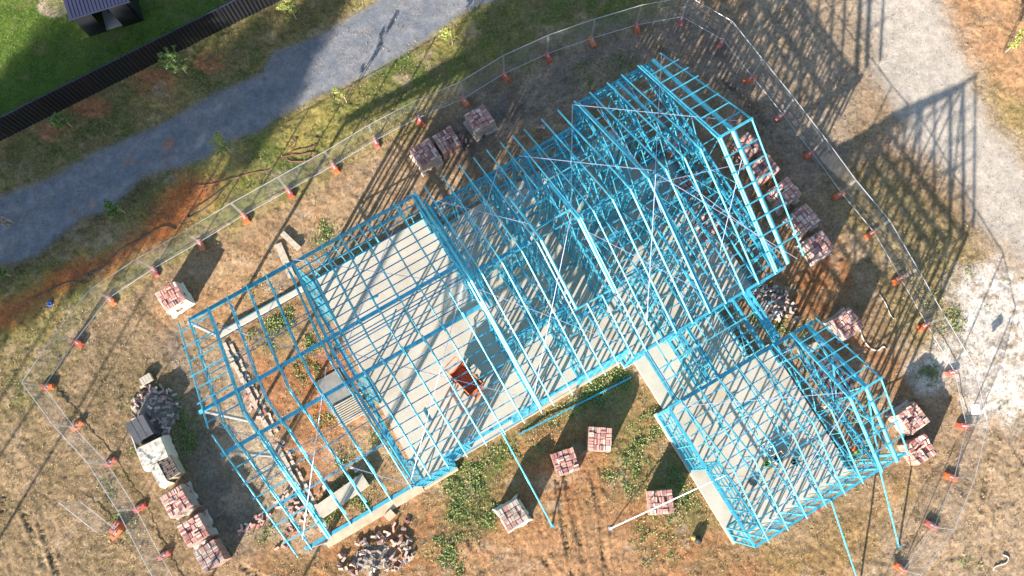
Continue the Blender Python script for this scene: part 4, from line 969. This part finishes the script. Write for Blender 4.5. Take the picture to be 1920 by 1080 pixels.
# ------------------------------------------------------------------ orange cart in the living room
o = empty('site_cart', at(876, 714, SLZ)); o.rotation_euler.z = R(-49); tag(o, 'rusty orange steel site cart on the living room slab', 'cart')
t = MB(); L2, W2 = .62, .36
for (x, sx) in ((-L2, .03), (L2, .03)): t.box((x, 0, .62), (sx, 2*W2+.03, .44))
for y in (-W2, W2): t.box((0, y, .62), (2*L2-.03, .03, .44))
t.box((0, 0, .41), (2*L2, 2*W2, .03)); t.build('tub', M['cart'], o)
t = MB(); t.tube([(-L2-.03, -W2-.03, .86), (L2+.03, -W2-.03, .86), (L2+.03, W2+.03, .86), (-L2-.03, W2+.03, .86)], .028, 8, True); t.build('rim', M['cart'], o)
t = MB(); t.tube([(-L2, -W2, .8), (-L2-.40, -W2, .95), (-L2-.42, W2, .95), (-L2, W2, .8)], .024, 8); t.tube([(-L2-.2, -W2, .88), (-L2-.2, W2, .88)], .018, 6); t.build('handle', M['cart'], o)
t = MB(); t.box((L2+.17, 0, .55), (.28, .6, .34)); t.build('engine_box', M['cart'], o)
for x in (-.42, .42):
    for y in (-W2-.08, W2+.08):
        t = MB(); t.tube([(x, y-.05, .17), (x, y+.05, .17)], .17, 14); t.build('wheel', M['black'], o)
# tools on the garage slab
def bucket(px, py, label, m, r_=.16, h=.34):
    o = empty('bucket', at(px, py, SLZ)); tag(o, label, 'bucket')
    MB().lathe([(r_*.8, 0), (r_, h), (r_*1.06, h), (r_*1.06, h+.015), (r_*.92, h+.015), (r_*.72, .03)], 20).build('bucket_shell', M[m], o, True)
    t = MB(); t.tube([(r_*math.cos(a), .02, h+r_*.9*math.sin(a)) for a in [math.pi*i/8 for i in range(9)]], .006, 5); t.build('bucket_handle', M['galv'], o)
bucket(1443, 846, 'white round bucket next to the tool crate on the garage slab', 'white', .20)
bucket(1436, 870, 'green and white bucket left of the tool crate on the garage slab', 'green', .15)
bucket(1488, 867, 'dark bucket to the right of the tool crate on the garage slab', 'black', .15)
o = empty('tool_crate', at(1458, 858, SLZ)); o.rotation_euler.z = R(35); tag(o, 'open timber tool crate among the buckets on the garage slab', 'crate')
t = MB(); [t.box((x, 0, .15), (.02, .34, .3)) for x in (-.26, .26)]; [t.box((0, y, .15), (.5, .02, .3)) for y in (-.17, .17)]; t.box((0, 0, .01), (.5, .32, .02)); t.build('crate_side', M['timber'], o)
t = MB(); t.box((.05, .03, .10), (.3, .1, .12)); t.tube([(-.2, -.08, .2), (.24, .05, .34)], .015, 6); t.build('hand_tool', M['dark'], o)
o = empty('cable_coil', at(1411, 904, SLZ)); tag(o, 'coil of dark cable on the garage slab left of the buckets', 'coil')
t = MB(); [t.tube([(.17*math.cos(a)+.01*k, .17*math.sin(a), .03+.03*k) for a in [2*math.pi*i/20 for i in range(20)]], .016, 6, True) for k in range(3)]; t.build('cable', M['dark'], o)
o = empty('chainsaw', at(1608, 850, .25)); o.rotation_euler.z = R(-50); tag(o, 'lime green and red power tool at the right end of the garage', 'power tool')
MB().lathe([(.05, 0), (.17, .04), (.18, .22), (.10, .30)], 14).build('tool_body', M['green'], o, True); MB().box((-.28, 0, .10), (.36, .16, .12)).build('tool_base', M['cart'], o)
o = MB().beam((-.7, 0, .02), (.7, 0, .02), .09, .04).build('white_batten', M['white']); o.location = at(1445, 825, SLZ); o.rotation_euler.z = R(28); tag(o, 'long white batten lying on the garage slab above the buckets', 'batten')
o = MB().beam((-.45, 0, .02), (.45, 0, .02), .08, .04).build('white_batten', M['white']); o.location = at(1560, 755, SLZ+.3); o.rotation_euler.z = R(27); tag(o, 'short white batten near the dark planks at the garage end', 'batten')
# steel offcuts left on the slabs
off_me = MB().beam((-.22, 0, .03), (.22, 0, .03), .06, .04).mesh('steel_offcut', M['blue2'])
for (a, b, rr, hs, lb) in ((700, 560, .3, 1, 'on the big slab near its top left corner'), (735, 600, 1.2, 1, 'on the open part of the big slab'), (800, 780, 2.0, 1, 'on the big slab left of the orange cart'), (930, 700, .8, 1, 'on the big slab right of the orange cart'), (1060, 500, .1, 1, 'on the bare floor of the roofless gap'), (1100, 520, 1.9, 1, 'at the lower end of the roofless gap'),
                           (1400, 760, .5, 1, 'in the middle of the garage slab'), (1500, 720, 1.4, 1, 'near the top right of the garage slab'), (1350, 800, 2.2, 1, 'near the left wall of the garage slab'), (1530, 860, .2, 1, 'at the lower right of the garage slab'), (1250, 690, .9, 1, 'on the bare walkway slab')):
    p = at(a, b, SLZ); o = new_obj('steel_offcut', off_me); o.location = p; o.rotation_euler.z = rr; o.scale = (random.uniform(.6, 2.2), 1, 1); tag(o, 'short blue steel offcut '+lb, 'offcut', 'steel offcuts on the slabs')
# rubbish at the edges
o = empty('dark_bin_bag', gpt(1308, 1012)); tag(o, 'small dark tool bag with a yellow end on the soil below the garage corner', 'bag')
t = MB(); t.lathe([(.08, 0), (.17, .04), (.19, .16), (.12, .28), (.05, .32)], 12); t.build('bag_body', M['black'], o, True); MB().lathe([(.05, 0), (.10, .05), (.10, .20), (.04, .26)], 10, (-.18, .10, 0)).build('yellow_end', M['yellow'], o, True)
def hose(px, name, m, label, r=.022, cat='hose', z=.03, sub=6):
    P0 = [gpt(a, b, z) for a, b in px]; out = []
    for i in range(len(P0)-1):
        p0 = P0[max(i-1, 0)]; p1 = P0[i]; p2 = P0[i+1]; p3 = P0[min(i+2, len(P0)-1)]
        for k in range(sub):
            t = k/sub; out.append(.5*((2*p1)+(p2-p0)*t+(2*p0-5*p1+4*p2-p3)*t*t+(3*p1-p0-3*p2+p3)*t**3))
    out.append(P0[-1]); c = out[0].copy(); t = MB(); t.tube([q-c for q in out], r, 6); o = t.build(name, M[m], None, True); o.location = c; tag(o, label, cat)
hose([(350, 350), (400, 345), (470, 325), (505, 318), (530, 295), (560, 290), (588, 286), (590, 298), (565, 303), (540, 300), (545, 285), (585, 275), (600, 262), (590, 258)], 'garden_hose', 'hose_p', 'dull pink hose looping on the grass beside the top left fence', .018)
hose([(540, 278), (552, 268), (545, 258), (556, 262), (549, 280), (537, 298)], 'garden_hose', 'hose_p', 'small knot of dark pink hose just above the pink loop', .016)
hose([(415, 360), (400, 380), (370, 400), (352, 408), (360, 395), (390, 375), (430, 345)], 'garden_hose', 'hose_g', 'dark green hose lying over the red soil near the fence bend', .025)
hose([(60, 560), (100, 540), (140, 527), (160, 533), (172, 525), (166, 513), (190, 505), (225, 470), (260, 450), (305, 425), (330, 430)], 'garden_hose', 'hose_g', 'long dark hose snaking along the red trench on the left', .025)
hose([(1613, 618), (1618, 635), (1630, 652), (1645, 657), (1655, 650), (1662, 655)], 'wrapping_strip', 'hose_w', 'pale curl of torn wrapping trailing from the pallet right of the garage peak', .035, 'strip')
hose([(1648, 552), (1660, 570), (1668, 590), (1675, 598)], 'wrapping_strip', 'hose_w', 'thin white strip lying on the soil inside the right fence', .02, 'strip')
hose([(1880, 1040), (1890, 1045), (1885, 1055), (1865, 1062), (1862, 1070)], 'wrapping_strip', 'hose_w', 'crumpled pale strip on bare soil at the lower right', .03, 'strip')
hose([(245, 812), (252, 830), (258, 848), (262, 853)], 'wrapping_strip', 'white', 'white pipe scrap in the weeds left of the covered packs', .03, 'pipe')
hose([(91, 569), (96, 567), (97, 572), (92, 573), (90, 569)], 'blue_reel', 'bluep', 'tiny bright blue reel on the grass by the red trench', .035, 'reel', .04)
o = empty('limestone_block', gpt(732, 966)); o.rotation_euler.z = R(40); tag(o, 'cream block lying on the soil below the slab edge', 'block')
MB().box((0, 0, .12), (.42, .34, .24)).build('block_body', M['edge'], o)
for k, (a, b, lb) in enumerate(((760, 955, 'single brick half stone beside the cream block'), )):
    pass

# ------------------------------------------------------------------ dark metal boundary fence
fb = [at(a, b) for a, b in ((-150, 341), (0, 267), (265, 133), (533, -2), (700, -86))]
fa = fb[0]; fz = fb[-1]; d = (fz-fa); L_ = d.length; d.normalize()
root = empty('metal_fence', (fa.x, fa.y, 0), math.atan2(d.y, d.x)); tag(root, 'dark charcoal corrugated steel boundary fence beside the lawn', 'fence')
PW = 2.38; k = 0; x = 0
while x < L_:
    t = MB(); n = 0; w_ = min(PW, L_-x); nr = 12; prof = []
    for i in range(nr):
        xx = x+w_*i/nr; s = w_/nr
        prof += [(xx, .0), (xx+s*.45, .0), (xx+s*.55, -.035), (xx+s*.9, -.035)]
    prof.append((x+w_, 0)); b0 = len(t.v)
    for z in (.05, 1.78):
        for q in prof: t.v.append((q[0], q[1], z))
    m_ = len(prof)
    for i in range(m_-1): t.f.append((i, i+1, m_+i+1, m_+i))
    t.build('fence_sheet', M['charcoal'], root); MB().beam((x, .0, 0), (x, .0, 1.86), .06, .06).build('fence_post', M['charcoal'], root)
    MB().beam((x+.03, 0, 1.80), (x+w_-.03, 0, 1.80), .05, .04).build('top_rail', M['navy'], root)
    x += PW
# ------------------------------------------------------------------ garden shed
A = at(168, 69); B = at(270, 38); d = (B-A); wl = d.length; ang = math.atan2(d.y, d.x)
shed = empty('garden_shed', (A.x, A.y, 0), ang); tag(shed, 'small dark steel garden shed with open door on the lawn', 'shed')
hw, dp = 2.0, 2.6
t = MB(); t.box((.42, .02, hw/2), (.84*1.15, .04, hw)); dx0 = .42+.49; dx1 = dx0+.78
t.v = []; t.f = []
t.box((.45, .02, hw/2), (.9, .04, hw)); t.box(((1.75+wl)/2, .02, hw/2), (wl-1.75, .04, hw)); t.box((1.325, .02, hw-.04), (.85, .04, .08)); t.box((.02, dp/2+.02, hw/2), (.04, dp-.04, hw)); t.box((wl-.02, dp/2+.02, hw/2), (.04, dp-.04, hw)); t.box((wl/2, dp, hw/2), (wl-.08, .04, hw)); t.build('shed_wall', M['charcoal'], shed)
t = MB(); n = 34
for i in range(n):
    x0 = -.08+(wl+.16)*i/n; x1 = -.08+(wl+.16)*(i+1)/n; zt = .025*(i % 2); b0 = len(t.v)
    for (xx) in (x0, x1):
        for (yy, zz) in ((-.10, hw+.02), (dp+.1, hw+.45)): t.v.append((xx, yy, zz+zt))
    t.f.append((b0, b0+2, b0+3, b0+1))
t.build('shed_roof', M['navy'], shed); MB().beam((-.1, -.11, hw+.0), (wl+.1, -.11, hw+.0), .03, .07).build('roof_trim', M['navy'], shed)
MB().box((1.325, 1.0, .04), (.84, 1.9, .04)).build('shed_floor', M['conc'], shed); MB().box((.95, -.25, hw/2), (.03, .5, hw*.95)).v
t = MB(); t.box((2.22, -.03, hw/2), (.86, .03, hw*.96)); t.build('sliding_door', M['charcoal'], shed); MB().lathe([(.12, 0), (.17, .10), (.10, .3)], 12, (1.4, 1.0, .07)).build('stored_pot', M['dark'], shed)

# ------------------------------------------------------------------ trees and saplings
def leaves(name, centers, per, rad, size, m, parent, seed=1):
    r_ = np.random.default_rng(seed); n = len(centers)*per; c = np.repeat(np.array(centers), per, 0)
    dirs = r_.normal(size=(n, 3)); dirs /= np.linalg.norm(dirs, axis=1)[:, None]; p = c+dirs*(rad*r_.random(n)**.5)[:, None]
    a = r_.normal(size=(n, 3)); a /= np.linalg.norm(a, axis=1)[:, None]; b = np.cross(a, r_.normal(size=(n, 3))); b /= np.linalg.norm(b, axis=1)[:, None]
    s = (size*r_.uniform(.6, 1.3, n))[:, None]; v = np.stack([p-a*s, p+b*s*.4, p+a*s, p-b*s*.4], 1).astype(np.float32)
    me = bpy.data.meshes.new(name); me.vertices.add(n*4); me.vertices.foreach_set('co', v.ravel()); me.loops.add(n*4); me.loops.foreach_set('vertex_index', np.arange(n*4, dtype=np.int32))
    me.polygons.add(n); me.polygons.foreach_set('loop_start', np.arange(0, n*4, 4, dtype=np.int32)); me.polygons.foreach_set('loop_total', np.full(n, 4, np.int32)); me.update(calc_edges=True); me.materials.append(m)
    return new_obj(name, me, parent)
def sapling(px, py, h, spread, m, label, seed, nb=12, stake=True, leafn=26, ls=.055):
    p = gpt(px, py); root = empty('sapling', p); tag(root, label, 'sapling'); r2 = random.Random(seed); t = MB(); t.tube([(0, 0, 0), (r2.uniform(-.05, .05), r2.uniform(-.05, .05), h*.5), (r2.uniform(-.1, .1), r2.uniform(-.1, .1), h*.95)], [.022, .016, .006], 6); C_ = []
    for i in range(nb):
        z = h*(.3+.65*i/nb); th = r2.uniform(0, 6.28); q = spread*(1-.45*i/nb)*r2.uniform(.5, 1.0); e = Vector((math.cos(th)*q, math.sin(th)*q, z+q*.8)); t.tube([(0, 0, z), (e.x*.5, e.y*.5, z+q*.3), tuple(e)], [.010, .007, .004], 5)
        for f_ in (.45, .7, 1.0): C_.append((e.x*f_, e.y*f_, z+(e.z-z)*f_))
    t.build('trunk', M['bark'], root)
    leaves('crown', C_, leafn, .11, ls, m, root, seed)
    if stake: MB().beam((.15, .05, 0), (.15, .05, 1.1), .03, .03).build('stake', M['timber'], root)
sapling(430, 290, 2.3, .58, M['leafy'], 'yellow green sapling on the grass strip left of the hose', 1)
sapling(230, 402, 1.5, .5, M['leaf'], 'dark bushy sapling on the lower edge of the driveway', 2, 14, leafn=34)
sapling(130, 240, 1.5, .52, M['leaf'], 'dark sapling left of the others under the metal fence', 3, 14, leafn=34)
sapling(345, 140, 2.6, .75, M['leaf'], 'largest dark sapling with orange soil at its foot by the fence', 4, 18, leafn=34)
sapling(550, 38, 2.2, .6, M['leafy'], 'yellow green sapling near the top right end of the metal fence', 5, 14)
sapling(843, 85, 1.8, .5, M['leafy'], 'thin green sapling at the top edge between road and mesh fence', 6, 10, leafn=18)
sapling(645, 195, 2.0, .3, M['leafy'], 'sparse sapling on the grass south of the driveway', 7, 8, leafn=14)
sapling(14, 520, 1.6, .4, M['leaf'], 'dark sapling at the far left edge below the driveway', 8, 14, leafn=34)
sapling(1880, 100, 2.2, .35, M['leafy'], 'slender green sapling on orange soil at the top right', 9, 10, leafn=22)
sapling(20, 420, .9, .2, M['straw'], 'small dry twiggy sapling at the left edge', 10, 6, leafn=5)
def big_tree(x, y, h, spread, label, seed, ncl=42, lo=.74, leafn=160, dens=1.0):
    root = empty('gum_tree', (x, y, 0)); tag(root, label, 'tree', 'tall gum trees beyond the left of the site'); r2 = random.Random(seed); t = MB()
    top = Vector((r2.uniform(-.6, .6), r2.uniform(-.6, .6), h*.9)); t.tube([(0, 0, 0), (0, .1, h*.4), tuple(top)], [.075, .06, .04], 8); C_ = []
    for i in range(ncl):
        z = h*(lo+(1-lo)*(i+.5)/ncl); th = r2.uniform(0, 6.28); f_ = (z/h-lo)/(1-lo); q = spread*(math.sin(math.pi*(.15+.8*f_)))*r2.uniform(.25, 1); e = Vector((math.cos(th)*q, math.sin(th)*q, z))
        t.tube([(0, 0, z*.9), tuple(e*.6+Vector((0, 0, z*.36))), tuple(e)], [.05, .03, .012], 5); C_.append(tuple(e))
    t.build('trunk', M['bark'], root); leaves('crown', C_, leafn, .8, .13, M['leaf'], root, seed)
TREES = [((-60, 470), 14, 3.0), ((70, 425), 13, 2.4), ((170, 360), 14, 2.2), ((285, 300), 13, 2.0), ((390, 225), 14, 1.9), ((0, 265), 17, 3.2), ((120, 200), 17, 3.0), ((240, 140), 17, 3.0), ((350, 60), 17, 2.8), ((560, 90), 15, 1.3), ((960, 80), 15, 2.6), ((1130, 50), 16, 3.0)]
names = ['leftmost', 'second', 'third', 'fourth', 'fifth', 'sixth', 'seventh', 'eighth', 'ninth', 'tenth', 'eleventh', 'twelfth']
for i, ((a, b), h, s) in enumerate(TREES):
    g = at(a, b); dd = Vector((math.cos(R(SHADOW_AZ)), math.sin(R(SHADOW_AZ)), 0)); base = g-dd*(h*.87/math.tan(R(SUN_EL)))
    big_tree(base.x, base.y, h, s, 'tall gum tree outside the picture, %s of the shadow casting row' % names[i], 50+i)
